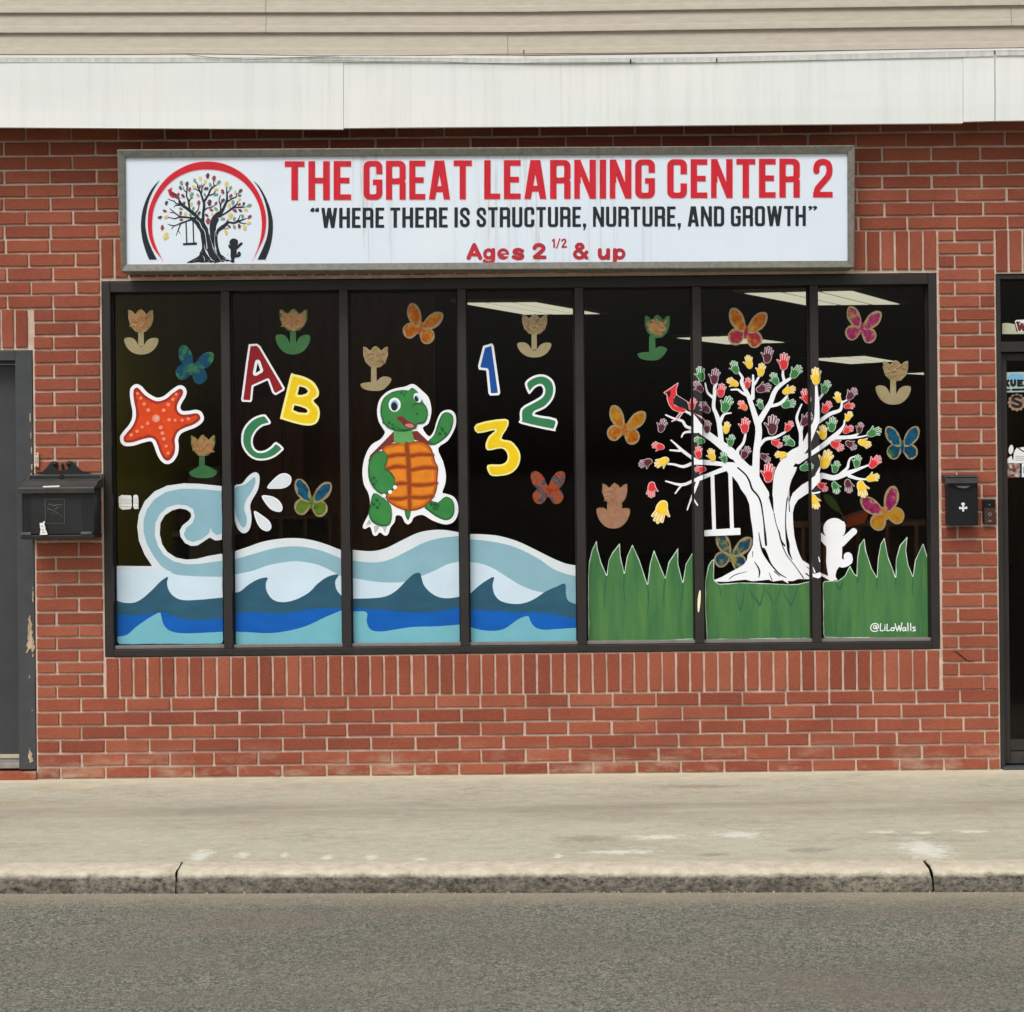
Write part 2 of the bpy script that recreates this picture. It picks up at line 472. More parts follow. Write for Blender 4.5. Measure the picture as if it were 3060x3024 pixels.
def outline(s, cell=1.5, merge=True):
    """convex pieces (lists of pixel points) that fill the inside of a distance field"""
    x0, y0, x1, y1 = s.b
    nx = int(math.ceil((x1-x0)/cell))+4; ny = int(math.ceil((y1-y0)/cell))+4
    gx = x0-2*cell+np.arange(nx+1)*cell; gy = y0-2*cell+np.arange(ny+1)*cell
    X, Y = np.meshgrid(gx, gy)
    V = s.f(X, Y); V = np.where(np.abs(V) < 1e-6, 1e-6, V)
    I = V < 0
    cnt = I[:-1, :-1].astype(int)+I[:-1, 1:]+I[1:, 1:]+I[1:, :-1]
    out = []
    full = cnt == 4
    for j in range(ny):
        row = full[j]
        if not row.any(): continue
        if merge:
            d = np.diff(np.concatenate(([0], row.view(np.int8), [0])))
            for a, b in zip(np.where(d == 1)[0], np.where(d == -1)[0]):
                out.append([(gx[a], gy[j]), (gx[b], gy[j]), (gx[b], gy[j+1]), (gx[a], gy[j+1])])
        else:
            for a in np.where(row)[0]:
                out.append([(gx[a], gy[j]), (gx[a+1], gy[j]), (gx[a+1], gy[j+1]), (gx[a], gy[j+1])])
    for j, i in zip(*np.where((cnt > 0) & (cnt < 4))):
        c = [(gx[i], gy[j], V[j, i]), (gx[i+1], gy[j], V[j, i+1]), (gx[i+1], gy[j+1], V[j+1, i+1]), (gx[i], gy[j+1], V[j+1, i])]
        pl = []
        for k in range(4):
            a, b = c[k], c[(k+1) % 4]
            if a[2] < 0: pl.append((a[0], a[1]))
            if (a[2] < 0) != (b[2] < 0):
                u = a[2]/(a[2]-b[2]); pl.append((a[0]+u*(b[0]-a[0]), a[1]+u*(b[1]-a[1])))
        if len(pl) > 2: out.append(pl)
    return out
def clipx(pl, line, keep_right):
    """clip a convex piece at a slanted vertical edge x = a + b*y"""
    a, b = line; out = []
    g = lambda p: (p[0]-(a+b*p[1]))*(1 if keep_right else -1)
    for k in range(len(pl)):
        p, q = pl[k], pl[(k+1) % len(pl)]
        u, v = g(p), g(q)
        if u >= 0: out.append(p)
        if (u >= 0) != (v >= 0):
            w = u/(u-v); out.append((p[0]+w*(q[0]-p[0]), p[1]+w*(q[1]-p[1])))
    return out if len(out) > 2 else None

# ------------------------------------------------------------------ wall, window and door positions
YG = 0.058            # outer face of the glass
YM = 0.006            # face of the window bars
SIGN_Y = -0.155
FASC_Y = -0.19
wx0, wx1 = X_(307), X_(2806)
wz1, wz0 = Z_(827), Z_(1953)
MUL = [(664, 690), (1018, 1044), (1372, 1397), (1722, 1748), (2074, 2100), (2425, 2450)]
MULX = [(X_(a, 1400, YM), X_(b, 1400, YM)) for a, b in MUL]
ldx1 = X_(100)        # right edge of the charcoal door's frame
ldz1 = Z_(1046, 60)
rdx0 = X_(2982)       # left edge of the glass door
rdz1 = Z_(817, 3000)
ldx0, rdx1 = ldx1-1.05, rdx0+1.05
wall_l, wall_r = -4.3, 4.3
def mull_lines():
    """pixel edges of each window bar as slanted lines x = a + b*y"""
    L = []
    for a, b in MUL:
        sl = math.tan(ROLL)
        L.append(((a-sl*1400, sl), (b-sl*1400, sl)))
    return L
MLN = mull_lines()
def pieces_on_window(pls):
    """split pieces between the glass and the faces of the bars they cross"""
    res = []
    for pl in pls:
        xs = [p[0] for p in pl]; hit = False
        for l0, l1 in MLN:
            if max(xs) > l0[0]+l0[1]*pl[0][1]-3 and min(xs) < l1[0]+l1[1]*pl[0][1]+3:
                hit = True
                a = clipx(pl, l0, False)
                if a: res.append((a, YG))
                m_ = clipx(pl, l0, True)
                if m_:
                    m2 = clipx(m_, l1, False)
                    if m2: res.append((m2, YM))
                    r_ = clipx(m_, l1, True)
                    if r_: res.append((r_, YG))
                break
        if not hit: res.append((pl, YG))
    return res
def flat(mb, s, mi=0, lift=.001, plane=None, cell=1.5, span=False):
    """lay a cut-out on the glass (span: also across the bars) or on a given plane, lifted off it towards the street"""
    pls = outline(s, cell)
    todo = pieces_on_window(pls) if span else [(p, YG if plane is None else plane) for p in pls]
    for pl, Y in todo:
        P = np.array(pl); dx, dz = raydir(P[:, 0], P[:, 1]); t = Y-lift+D
        mb.add(np.stack([dx*t, np.full(len(P), Y-lift), CAMZ+dz*t], 1).tolist(), [list(range(len(P)))], mi)
    return mb
def solid(mb, s, y0, y1, mi=0, cell=2.0):
    """a cut-out with real thickness between y0 (front) and y1 (back), sized on its front"""
    pls = outline(s, cell, False)
    edges = {}
    for pl in pls:
        P = np.array(pl); dx, dz = raydir(P[:, 0], P[:, 1]); t = y0+D
        xs, zs = dx*t, CAMZ+dz*t
        n = len(pl)
        mb.add([(x, y0, z) for x, z in zip(xs, zs)], [list(range(n))], mi)
        mb.add([(x, y1, z) for x, z in zip(xs, zs)], [list(range(n))[::-1]], mi)
        for k in range(n):
            a, b = (round(xs[k], 5), round(zs[k], 5)), (round(xs[(k+1) % n], 5), round(zs[(k+1) % n], 5))
            if (b, a) in edges: del edges[(b, a)]
            else: edges[(a, b)] = 1
    for a, b in edges:
        mb.add([(a[0], y0, a[1]), (b[0], y0, b[1]), (b[0], y1, b[1]), (a[0], y1, a[1])], [(0, 1, 2, 3)], mi)
    return mb

# ------------------------------------------------------------------ pavement, kerb, road
KY0 = at_z(1530, 2576, 0.0).y      # back edge of the kerb top
KSL = (at_z(3000, 2576, 0.0).y-at_z(60, 2583, 0.0).y)/(at_z(3000, 2576, 0.0).x-at_z(60, 2583, 0.0).x)
KH = 0.074
m, t = newmat('asphalt', .9, .25)
g1 = t.noise(t.pos(), 125, 3, .75); g2 = t.noise(t.pos(), 60, 3, .75)
c = t.ramp(g1, [(.38, lin((54, 54, 50))), (.49, lin((126, 126, 114))), (.56, lin((156, 155, 140))), (.66, lin((218, 216, 196)))])
c = t.mix(.5, c, t.ramp(g2, [(.36, lin((70, 70, 63))), (.51, lin((132, 131, 118))), (.66, lin((182, 179, 160)))]))
warm = t.ramp(t.noise(t.pos((.55, 1.5, 1)), 2.6, 4, .6), [(.45, 0.0), (.72, .55)])
c = t.mix(warm, c, lin((146, 132, 118)))
c = t.mix(t.ramp(t.noise(t.pos((.3, 1.2, 1)), 1.1, 3), [(.4, 0.0), (.7, .35)]), c, lin((104, 104, 96)))
# sandy grit washed against the kerb
g = t.n('ShaderNodeNewGeometry'); sp = t.n('ShaderNodeSeparateXYZ'); t.l(g.outputs['Position'], sp.inputs[0])
dk = t.math('SUBTRACT', KY0-.14, sp.outputs['Y'])
dk = t.math('ADD', dk, t.math('MULTIPLY', sp.outputs['X'], KSL))
grit = t.ramp(t.math('ADD', dk, t.math('MULTIPLY', t.noise(t.pos((1, 2, 1)), 9, 5, .7), .22)), [(.16, .9), (.34, .0)])
c = t.mix(grit, c, t.mix(g1, lin((138, 126, 108)), lin((196, 184, 162))))
t.l(c, t.b.inputs['Base Color'])
t.bump(t.math('ADD', g1, t.math('MULTIPLY', g2, .8)), 1.0, .014)
M['asphalt'] = m

def blob(t, px, py, rx, ry, sc=22, amp=1.5, lo=.6, hi=1.05):
    """irregular spilt patch on the ground at a place"""
    p = at_z(px, py, 0.0)
    mp = t.n('ShaderNodeMapping', vector_type='POINT')
    mp.inputs['Location'].default_value = (-p.x/rx, -p.y/ry, 0); mp.inputs['Scale'].default_value = (1/rx, 1/ry, 0)
    g = t.n('ShaderNodeNewGeometry'); t.l(g.outputs['Position'], mp.inputs['Vector'])
    ln = t.n('ShaderNodeVectorMath', operation='LENGTH'); t.l(mp.outputs[0], ln.inputs[0])
    d = t.math('ADD', ln.outputs['Value'], t.math('MULTIPLY', t.math('SUBTRACT', t.noise(t.pos((1, 1.6, 1), (px*.01, py*.02, 0)), sc, 5, .7), .5), amp*2))
    return t.ramp(d, [(lo*.5, 1.0), (hi, 0.0)])
m, t = newmat('pavement_concrete', .85, .2)
n1 = t.noise(t.pos((.7, 1.6, 1)), 2.1, 8, .72); n2 = t.noise(t.pos((1.0, 1.4, 1)), 14, 7, .8); n3 = t.noise(t.pos(), 120, 3, .7)
c = t.ramp(n1, [(.30, lin((148, 144, 126))), (.48, lin((171, 168, 149))), (.66, lin((186, 183, 163)))])
c = t.mix(t.ramp(n2, [(.38, .0), (.66, .75)]), c, lin((206, 199, 178)))
c = t.mix(t.ramp(t.noise(t.pos((.5, 1.4, 1), (3, 7, 0)), 3.0, 5), [(.52, 0.0), (.75, .5)]), c, lin((176, 158, 130)))
c = t.mix(t.ramp(n3, [(.3, .35), (.62, 0.0)]), c, lin((126, 118, 104)))
# dark scuffed walking line
g = t.n('ShaderNodeNewGeometry'); sp = t.n('ShaderNodeSeparateXYZ'); t.l(g.outputs['Position'], sp.inputs[0])
walk = t.math('SUBTRACT', 1.0, t.math('DIVIDE', t.math('ABSOLUTE', t.math('SUBTRACT', sp.outputs['Y'], -.78)), .38), True)
walk = t.math('MULTIPLY', walk, t.ramp(t.noise(t.pos((.35, 3, 1), (1, 2, 0)), 2.4, 5), [(.35, .15), (.65, .75)]))
c = t.mix(walk, c, lin((138, 128, 114)))
# lime bloom along the foot of the wall
foot = t.ramp(t.math('ADD', sp.outputs['Y'], t.math('MULTIPLY', t.noise(t.pos((1.2, 3, 1)), 4, 5, .7), .5)), [(0.02, 0.0), (.33, .85)])
c = t.mix(foot, c, lin((214, 205, 178)))
for a in ((1960, 2502, .16, .045), (1850, 2546, .17, .05), (2210, 2494, .12, .07), (2768, 2540, .11, .20), (600, 2556, .05, .13), (722, 2556, .035, .07), (850, 2556, .02, .05), (980, 2562, .03, .05), (1108, 2562, .03, .06), (1260, 2568, .03, .03), (2640, 2486, .07, .03), (2900, 2484, .09, .03), (2755, 2488, .05, .03), (1668, 2557, .02, .05)):
    c = t.mix(t.math('MULTIPLY', blob(t, *a), .62), c, lin((226, 226, 216)))
for a in ((2080, 2350, .3, .06), (2130, 2554, .10, .03), (1760, 2506, .16, .07), (2420, 2540, .12, .05)):
    c = t.mix(t.math('MULTIPLY', blob(t, *a), .6), c, lin((132, 124, 110)))
t.l(c, t.b.inputs['Base Color'])
c_ = t.mix(t.ramp(t.noise(t.pos(), 48, 5, .8), [(.60, 0.0), (.72, .5)]), c, lin((112, 104, 90)))
t.l(c_, t.b.inputs['Base Color'])
t.bump(t.math('ADD', n3, t.math('MULTIPLY', n2, .7)), .5, .008)
M['pavement'] = m
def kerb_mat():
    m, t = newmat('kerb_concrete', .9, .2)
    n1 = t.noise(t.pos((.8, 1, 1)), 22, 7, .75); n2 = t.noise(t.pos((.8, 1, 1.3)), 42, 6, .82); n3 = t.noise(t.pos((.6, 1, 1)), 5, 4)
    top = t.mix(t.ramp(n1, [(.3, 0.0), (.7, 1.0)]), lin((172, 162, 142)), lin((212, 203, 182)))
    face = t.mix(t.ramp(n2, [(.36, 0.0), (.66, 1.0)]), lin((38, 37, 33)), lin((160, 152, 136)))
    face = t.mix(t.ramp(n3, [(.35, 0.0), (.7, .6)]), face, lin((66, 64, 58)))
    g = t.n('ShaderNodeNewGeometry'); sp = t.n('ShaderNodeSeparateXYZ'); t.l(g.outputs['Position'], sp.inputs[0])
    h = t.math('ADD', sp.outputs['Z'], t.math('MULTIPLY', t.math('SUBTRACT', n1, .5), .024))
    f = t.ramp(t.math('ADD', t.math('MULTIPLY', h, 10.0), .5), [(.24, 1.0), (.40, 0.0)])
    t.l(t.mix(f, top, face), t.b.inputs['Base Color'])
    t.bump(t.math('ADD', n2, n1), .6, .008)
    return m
M['kerb'] = kerb_mat()

gm = MB()
gm.add([(-150, KY0-.16, -KH), (-3.2, KY0+KSL*-3.2-.160, -KH), (3.2, KY0+KSL*3.2-.160, -KH), (150, KY0-.16, -KH), (150, -150, -KH), (-150, -150, -KH)], [(0, 1, 2, 3, 4, 5)])
tag(gm.build('road', M['asphalt']), kind='structure')
sb_ = MB(); sb_.add([(-150, 1, -.15), (150, 1, -.15), (150, -30, -.15), (-150, -30, -.15)], [(0, 1, 2, 3)])
tag(sb_.build('road_base', mat('dark_soil', (58, 52, 44), .95, .2)), kind='structure')
pm = MB()
kl = lambda x: KY0+KSL*x
pm.add([(-150, .3, 0), (150, .3, 0), (150, KY0+.0, 0), (3.2, kl(3.2), 0), (-3.2, kl(-3.2), 0), (-150, KY0+.0, 0)], [(0, 1, 2, 3, 4, 5)])
pm.add([(-150, 40, -.3), (150, 40, -.3), (150, .3, -.3), (-150, .3, -.3)], [(0, 1, 2, 3)])
tag(pm.build('pavement', M['pavement']), kind='structure')
# kerb: three long cast sections with open joints, rough broken face
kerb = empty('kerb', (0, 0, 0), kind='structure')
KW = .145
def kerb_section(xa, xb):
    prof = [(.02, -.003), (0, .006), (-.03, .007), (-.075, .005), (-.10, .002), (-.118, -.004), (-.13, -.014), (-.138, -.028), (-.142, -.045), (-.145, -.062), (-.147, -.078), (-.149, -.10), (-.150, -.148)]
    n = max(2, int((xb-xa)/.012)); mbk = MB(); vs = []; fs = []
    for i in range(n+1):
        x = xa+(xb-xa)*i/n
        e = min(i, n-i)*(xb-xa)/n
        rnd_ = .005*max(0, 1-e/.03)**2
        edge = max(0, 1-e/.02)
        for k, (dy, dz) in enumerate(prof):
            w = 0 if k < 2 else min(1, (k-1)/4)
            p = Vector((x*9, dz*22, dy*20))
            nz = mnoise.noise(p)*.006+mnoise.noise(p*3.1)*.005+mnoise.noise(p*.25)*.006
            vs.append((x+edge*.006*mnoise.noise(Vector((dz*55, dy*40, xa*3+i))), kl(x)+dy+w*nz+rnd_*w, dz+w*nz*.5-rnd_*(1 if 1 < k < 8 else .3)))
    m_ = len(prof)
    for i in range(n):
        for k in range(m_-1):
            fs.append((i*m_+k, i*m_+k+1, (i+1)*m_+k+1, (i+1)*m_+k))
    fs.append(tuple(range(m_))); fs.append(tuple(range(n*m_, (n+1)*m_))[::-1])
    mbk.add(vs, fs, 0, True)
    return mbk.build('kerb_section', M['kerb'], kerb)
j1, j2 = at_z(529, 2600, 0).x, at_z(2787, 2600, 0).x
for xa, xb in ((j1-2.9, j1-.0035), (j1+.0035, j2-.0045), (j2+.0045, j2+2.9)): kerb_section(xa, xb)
# pebbles and grit lying in the gutter
gr = MB()
for k in range(260):
    x = random.uniform(-2.6, 2.6); y = kl(x)-.152-abs(random.gauss(0, .035)); r = random.uniform(.0015, .005)
    q = [Vector((math.cos(a)*r*random.uniform(.7, 1.3), math.sin(a)*r*random.uniform(.7, 1.3), 0)) for a in (0, 1.57, 3.14, 4.7)]
    c0 = Vector((x, y, -KH+.001))
    gr.add([c0+v for v in q]+[c0+Vector((0, 0, r*1.1))], [(0, 1, 4), (1, 2, 4), (2, 3, 4), (3, 0, 4)])
tag(gr.build('gutter_grit', mat('grit_stone', (176, 166, 148), .9, .3, 60)), 'loose pale grit and crumbs lying in the gutter below the kerb', 'grit', kind='stuff')

# ------------------------------------------------------------------ the building
bld = empty('storefront_building', (0, 0, 0), 'red brick storefront with wide seven-pane window, white fascia band and beige siding', 'building')
zs_left = [Z_(v, 200) for v in (338, 380, 422, 465, 507, 549, 589, 629, 671, 713)]
zl_pill = [Z_(v, 200) for v in [713, 755, 797, 839, 880, 921.5, 962, 1003, 1044, 1086, 1127, 1169, 1210, 1252, 1292, 1333, 1374]+list(np.linspace(1415, 1578, 5))+[1620, 1665, 1706, 1746, 1787, 1829, 1868, 1905, 1942, 1978, 2014, 2050, 2087]]
zr_pill = [Z_(v, 2890) for v in (686, 722, 761, 801, 840, 881, 920, 960, 999, 1039, 1081, 1121, 1161, 1202, 1242, 1281, 1323, 1366, 1406, 1446, 1487, 1528, 1572, 1611, 1652, 1694, 1734, 1774, 1816, 1857, 1898, 1938, 1979, 2020, 2063)]
z_low = [Z_(v, 200) for v in (2087, 2128, 2170, 2211, 2251.5, 2292, 2328)]
zsold0, zsold1 = Z_(2087, 200), Z_(1966, 200)      # soldier course under the window
zh0, zh1 = Z_(834, 200), Z_(713, 200)              # soldier course over the window
# mortar bed: slabs round the openings
MY = .0085
wall = MB()
def slab(x0, x1, z0, z1): wall.box(x0, x1, MY, .20, z0, z1)
ztop = sz_soffit = Z_(352, 1530, 0.0)
slab(wall_l, ldx0, -.05, ztop); slab(ldx0, ldx1, ldz1, ztop); slab(ldx1, wx0, -.05, ztop)
slab(wx0, wx1, -.05, wz0); slab(wx0, wx1, wz1, ztop)
slab(wx1, rdx0, -.05, ztop); slab(rdx0, rdx1, rdz1, ztop); slab(rdx1, wall_r, -.05, ztop)
wall_o = wall.build('brick_wall', M['mortar'], bld)
JT = .0112
BR = []     # (x0, x1, z0, z1, soldier, visible weight)
def course(xs, z0, z1, jit=.0015):
    for a, b in zip(xs[:-1], xs[1:]):
        if b-a < .03: continue
        BR.append((a+JT/2+random.uniform(-jit, jit), b-JT/2+random.uniform(-jit, jit), min(z0, z1)+JT/2+random.uniform(-.0008, .0008), max(z0, z1)-JT/2+random.uniform(-.0008, .0008), False))
def joints(start, pitch0, slope, lo, hi, py=500):
    """vertical joints in metres, from pixel positions along a course"""
    xs = [start]
    while xs[-1] < 4300: xs.append(xs[-1]+(pitch0+slope*max(0, min(3060, xs[-1])))+random.uniform(-2.5, 2.5))
    while xs[0] > -1300: xs.insert(0, xs[0]-pitch0+random.uniform(-2.5, 2.5))
    w = [X_(v, py) for v in xs]
    return [lo]+[v for v in w if lo+.035 < v < hi-.035]+[hi]
for i in range(len(zs_left)-1):
    st = 76.5 if i % 2 == 1 else 17+131
    course(joints(st, 137, .0040, wall_l, wall_r), zs_left[i], zs_left[i+1])
for i in range(5):                     # left of the window, above the charcoal door
    st = [(148-131, 148), (85, 226), (20, 157), (92, 226), (20, 157)][i]
    xs = [X_(v, 850) for v in st]
    x = xs[0]
    full = [wall_l]+[x-.207*k for k in range(12, 0, -1) if x-.207*k > wall_l+.04]+xs+[wx0-.002]
    course(full, zl_pill[i], zl_pill[i+1])
for i in range(5, len(zl_pill)-1):
    py = 925+(i-5)*40
    jx = X_(163 if i % 2 == 1 else 231, 1400)
    course([ldx1+.004, jx, wx0-.004], zl_pill[i], zl_pill[i+1])
for i in range(len(zr_pill)-1):
    jx = X_(2860 if i % 2 == 0 else 2934, 1400)
    course([wx1+.006, jx, rdx0-.003], zr_pill[i], zr_pill[i+1])
for i in range(6):
    st = 242.6 if i % 2 == 0 else 179
    course(joints(st, 133, -.0008, ldx1+.002, rdx0-.002, 2200), z_low[i], z_low[i+1])
# beyond the doors, outside the picture
zz = np.linspace(zs_left[-1], -.0, 42)
for i in range(41):
    for lo, hi in ((wall_l, ldx0), (rdx1, wall_r)):
        if lo == wall_l and zz[i] > zl_pill[5]-.01: continue
        xs = [lo]+[lo+.1+.207*k+(0 if i % 2 else .1) for k in range(12) if lo+.1+.207*k+(0 if i % 2 else .1) < hi-.04]+[hi]
        course(xs, zz[i], zz[i+1])
def soldiers(x0, x1, z0, z1, pitch):
    n = max(1, int(round((x1-x0)/pitch)))
    for k in range(n):
        a, b = x0+(x1-x0)*k/n, x0+(x1-x0)*(k+1)/n
        BR.append((a+JT/2+random.uniform(-.001, .001), b-JT/2+random.uniform(-.001, .001), z0+JT/2+random.uniform(-.002, .002), z1-JT/2+random.uniform(-.002, .002), True))
soldiers(wx0+.002, wx1-.002, zsold0, zsold1, .0655)
soldiers(wx0-.004, wx1+.003, zh0, zh1, .0668)
soldiers(ldx0-.02, ldx1-.018, Z_(1043, 40), zl_pill[5], .0668)
soldiers(rdx0-.004, rdx1, rdz1+.004, zs_left[-1], .0668)
def brick_mesh(name, w, h, d=.03, n=(4, 2)):
    """front with arrised, slightly ragged edges"""
    per = []
    for k in range(n[0]): per.append((-w/2+w*k/n[0], -h/2))
    for k in range(n[1]): per.append((w/2, -h/2+h*k/n[1]))
    for k in range(n[0]): per.append((w/2-w*k/n[0], h/2))
    for k in range(n[1]): per.append((-w/2, h/2-h*k/n[1]))
    N = len(per); vs = []; fs = []
    jit = [(random.uniform(-.0009, .0009), random.uniform(-.0009, .0009)) for _ in per]
    for ring in range(3):
        for (x, z), (jx, jz) in zip(per, jit):
            if ring == 0: vs.append((x+jx, d, z+jz))
            elif ring == 1: vs.append((x+jx, .0022, z+jz))
            else:
                s_ = .0026+random.uniform(0, .0012)
                vs.append((x+jx-math.copysign(min(s_, abs(x)), x) if abs(abs(x)-w/2) < 1e-6 else x+jx, random.uniform(-.0006, .0006), z+jz-math.copysign(s_, z) if abs(abs(z)-h/2) < 1e-6 else z+jz))
    for r_ in range(2):
        for k in range(N):
            fs.append((r_*N+k, r_*N+(k+1) % N, (r_+1)*N+(k+1) % N, (r_+1)*N+k))
    fs.append(tuple(range(2*N, 3*N)))
    me = bpy.data.meshes.new(name)
    me.from_pydata(vs, [], fs); me.materials.append(M['brick']); me.update()
    return me
SIZES = {'long': (.200, .053), 'half': (.098, .053), 'mid': (.150, .053), 'soldier': (.054, .178)}
VAR = {k: [brick_mesh('brick', *v, n=((2, 4) if k == 'soldier' else (4, 2))) for _ in range(7)] for k, v in SIZES.items()}
def px_of(x, y, z):
    rx, ry, rz = x, y+D, z-CAMZ
    u, v = rx/ry, rz/ry
    return PX+F*(u*CR+v*SR), PY-F*(-u*SR+v*CR)
def vis(b):
    x0, z1_ = px_of(b[0], 0, b[3]); x1, z0_ = px_of(b[1], 0, b[2])
    ax0, ax1, ay0, ay1 = max(0, x0), min(3060, x1), max(378, z1_), min(3024, z0_)
    if ax1 <= ax0 or ay1 <= ay0: return 0
    A = (ax1-ax0)*(ay1-ay0)
    for q in ((352, 447, 2552, 812), (65, 1420, 292, 1608), (2833, 1430, 2923, 1572)):
        o_ = max(0, min(ax1, q[2])-max(ax0, q[0]))*max(0, min(ay1, q[3])-max(ay0, q[1]))
        A -= o_
    return A
cand = sorted([b for b in BR if not b[4]], key=vis, reverse=True)
single = [b for b in cand if vis(b) > 150][:300]
rest = cand[len(single):]
srt = sorted([b for b in BR if b[4]], key=vis, reverse=True)
single += [b for b in srt if vis(b) > 100]; rest += [b for b in srt if vis(b) <= 100]
single.sort(key=lambda b: (-b[3], b[0]))
def brick_variant(b):
    w, h = b[1]-b[0], b[3]-b[2]
    k = 'soldier' if b[4] else ('long' if w > .17 else 'mid' if w > .125 else 'half')
    return random.choice(VAR[k]), w/SIZES[k][0], h/SIZES[k][1]
for b in single:
    me, sx, sz = brick_variant(b)
    o = bpy.data.objects.new('soldier_brick' if b[4] else 'brick', me)
    COL.objects.link(o); o.parent = wall_o
    o.location = ((b[0]+b[1])/2, random.uniform(-.0012, .0012), (b[2]+b[3])/2)
    fl = random.choice((0, math.pi)); o.scale = (sx, 1, sz)
    o.rotation_euler = (random.gauss(0, .004), random.gauss(0, .0022), random.gauss(0, .003))
rb = MB()
for b in rest:
    me, sx, sz = brick_variant(b)
    c0 = Vector(((b[0]+b[1])/2, 0, (b[2]+b[3])/2))
    rb.add([c0+Vector((v.co.x*sx, v.co.y, v.co.z*sz)) for v in me.vertices], [list(p.vertices) for p in me.polygons])
tag(rb.build('remaining_bricks', M['brick'], wall_o), kind='stuff')
print('BRICKS single', len(single), 'rest', len(rest))
# hairline crack below the right end of the window
ck = MB(); flat(ck, stroke([(2850, 1944, .8), (2862, 1951, 1.6), (2880, 1966, 1.7), (2893, 1976, 1.3), (2915, 1977, .7)]).wobble(.3, 4), 0, .0016, 0.0, 1.5)
ck.build('crack', mat('crack_dark', (52, 24, 18), .9, .1), wall_o)

# ---- the big window
win = empty('display_window', (0, 0, 0), parent=bld)
fi_x0, fi_x1 = X_(334, 1400, YM), X_(2780, 1400, YM)
fi_z1, fi_z0 = Z_(861, 1530, YM), Z_(1922, 1530, YM)
yb = .115
fb = MB()
fb.box(wx0+.003, fi_x0, YM, yb, wz0+.002, wz1-.002, .003)
fb.build('frame_jamb', M['bronze'], win)
fb = MB(); fb.box(fi_x1, wx1-.003, YM, yb, wz0+.002, wz1-.002, .003); fb.build('frame_jamb', M['bronze'], win)
fb = MB(); fb.box(fi_x0+.0005, fi_x1-.0005, YM+.002, yb, fi_z1, wz1-.003, .003); fb.build('frame_head', M['bronze'], win)
fb = MB(); fb.box(fi_x0+.0005, fi_x1-.0005, YM-.004, yb, wz0+.003, fi_z0-.012, .003); fb.build('frame_sill', M['bronze'], win)
for a, b in MULX:
    fb = MB(); fb.box(a, b, YM, yb, fi_z0-.0115, fi_z1-.0005, .002)
    fb.box(a-.006, b+.006, YM-.006, .02, wz0+.008, fi_z0-.0125, .002)
    fb.build('mullion', M['bronze'], win)
edges = [fi_x0]+[v for ab in MULX for v in ab]+[fi_x1]
PANES = []
for k in range(7):
    a, b = edges[2*k], edges[2*k+1]
    PANES.append((a, b))
    p = MB(); p.box(a+.0008, b-.0008, YG, YG+.006, fi_z0-.008, fi_z1-.001)
    p.build('pane', M['glass'], win)
    p = MB(); p.box(a+.001, b-.001, YM+.018, YG-.0005, fi_z0-.0105, fi_z0+.004, .0015)
    p.build('glazing_bead', mat('bead_grey', (128, 123, 117), .45, .15, 20), win) if k == 0 else p.build('glazing_bead', bpy.data.materials['bead_grey'], win)
    p = MB()
    p.box(a+.0008, a+.007, YG-.012, YG-.0005, fi_z0+.005, fi_z1-.006)
    p.box(b-.007, b-.0008, YG-.012, YG-.0005, fi_z0+.005, fi_z1-.006)
    p.box(a+.0075, b-.0075, YG-.012, YG-.0005, fi_z1-.0075, fi_z1-.001)
    p.build('gasket', M['gasket'], win)

# ---- charcoal door on the left
dr = empty('charcoal_door', (0, 0, 0), parent=bld)
fz0 = Z_(2300, 60)
fin_x = X_(55, 1600, .03); fin_z = Z_(1078, 30, .03)
f = MB()
f.box(fin_x, ldx1-.003, .004, .16, fz0, ldz1-.002, .003)
f.box(ldx0+.003, ldx0+.075, .004, .16, fz0, ldz1-.002, .003)
f.box(ldx0+.0755, fin_x-.0005, .006, .16, fin_z, ldz1-.003, .003)
f.box(fin_x-.012, fin_x-.0002, .045, .1, fz0, fin_z-.013, .001)
f.box(ldx0+.076, fin_x-.0003, .045, .1, fin_z-.012, fin_z-.0004, .001)
fo = f.build('door_frame', M['charcoal_frame'], dr)
f = MB(); f.box(ldx0+.079, fin_x-.014, .085, .13, Z_(2256, 30, .085)+.004, fin_z-.014, .002)
f.build('door_slab', M['charcoal'], dr)
f = MB(); f.box(ldx0+.076, fin_x-.0006, .012, .15, fz0+.004, fz0+.03, .003)
f.build('threshold', mat('worn_aluminium', (150, 146, 138), .45, .25, 20, .5, .3), dr)
f = MB(); f.box(ldx0, ldx1+.002, -.012, .16, -.03, Z_(2303, 60)-.004, .006)
f.build('brick_step', M['brick'], dr)
w_ = MB()
flat(w_, poly([(88, 1835), (94, 1862), (97, 1900), (104, 1930), (98, 1962), (92, 1935), (86, 1942), (80, 1950), (82, 1915), (84, 1870)]).wobble(1.6, 5, 1), 0, .0025, .004, 1.2)
flat(w_, poly([(98, 1755), (101, 1770), (99, 1800), (96, 1790)]).wobble(.8, 4, 2), 0, .0025, .004, 1)
flat(w_, poly([(88, 2235), (94, 2250), (99, 2275), (90, 2282), (84, 2260)]).wobble(1.2, 4, 3), 0, .0025, .004, 1)
for q in ((90, 1248, 1.6, 14), (92, 1300, 1.3, 10), (94, 1345, 1.6, 12), (95, 1395, 2, 8), (96, 2120, 1, 4), (88, 2020, 1.2, 5), (93, 1418, 2, 6)):
    flat(w_, ell(*q).wobble(.5, 3, q[0]), 0, .0025, .004, .8)
w_.build('peeled_patch', M['bare_wood'], dr)

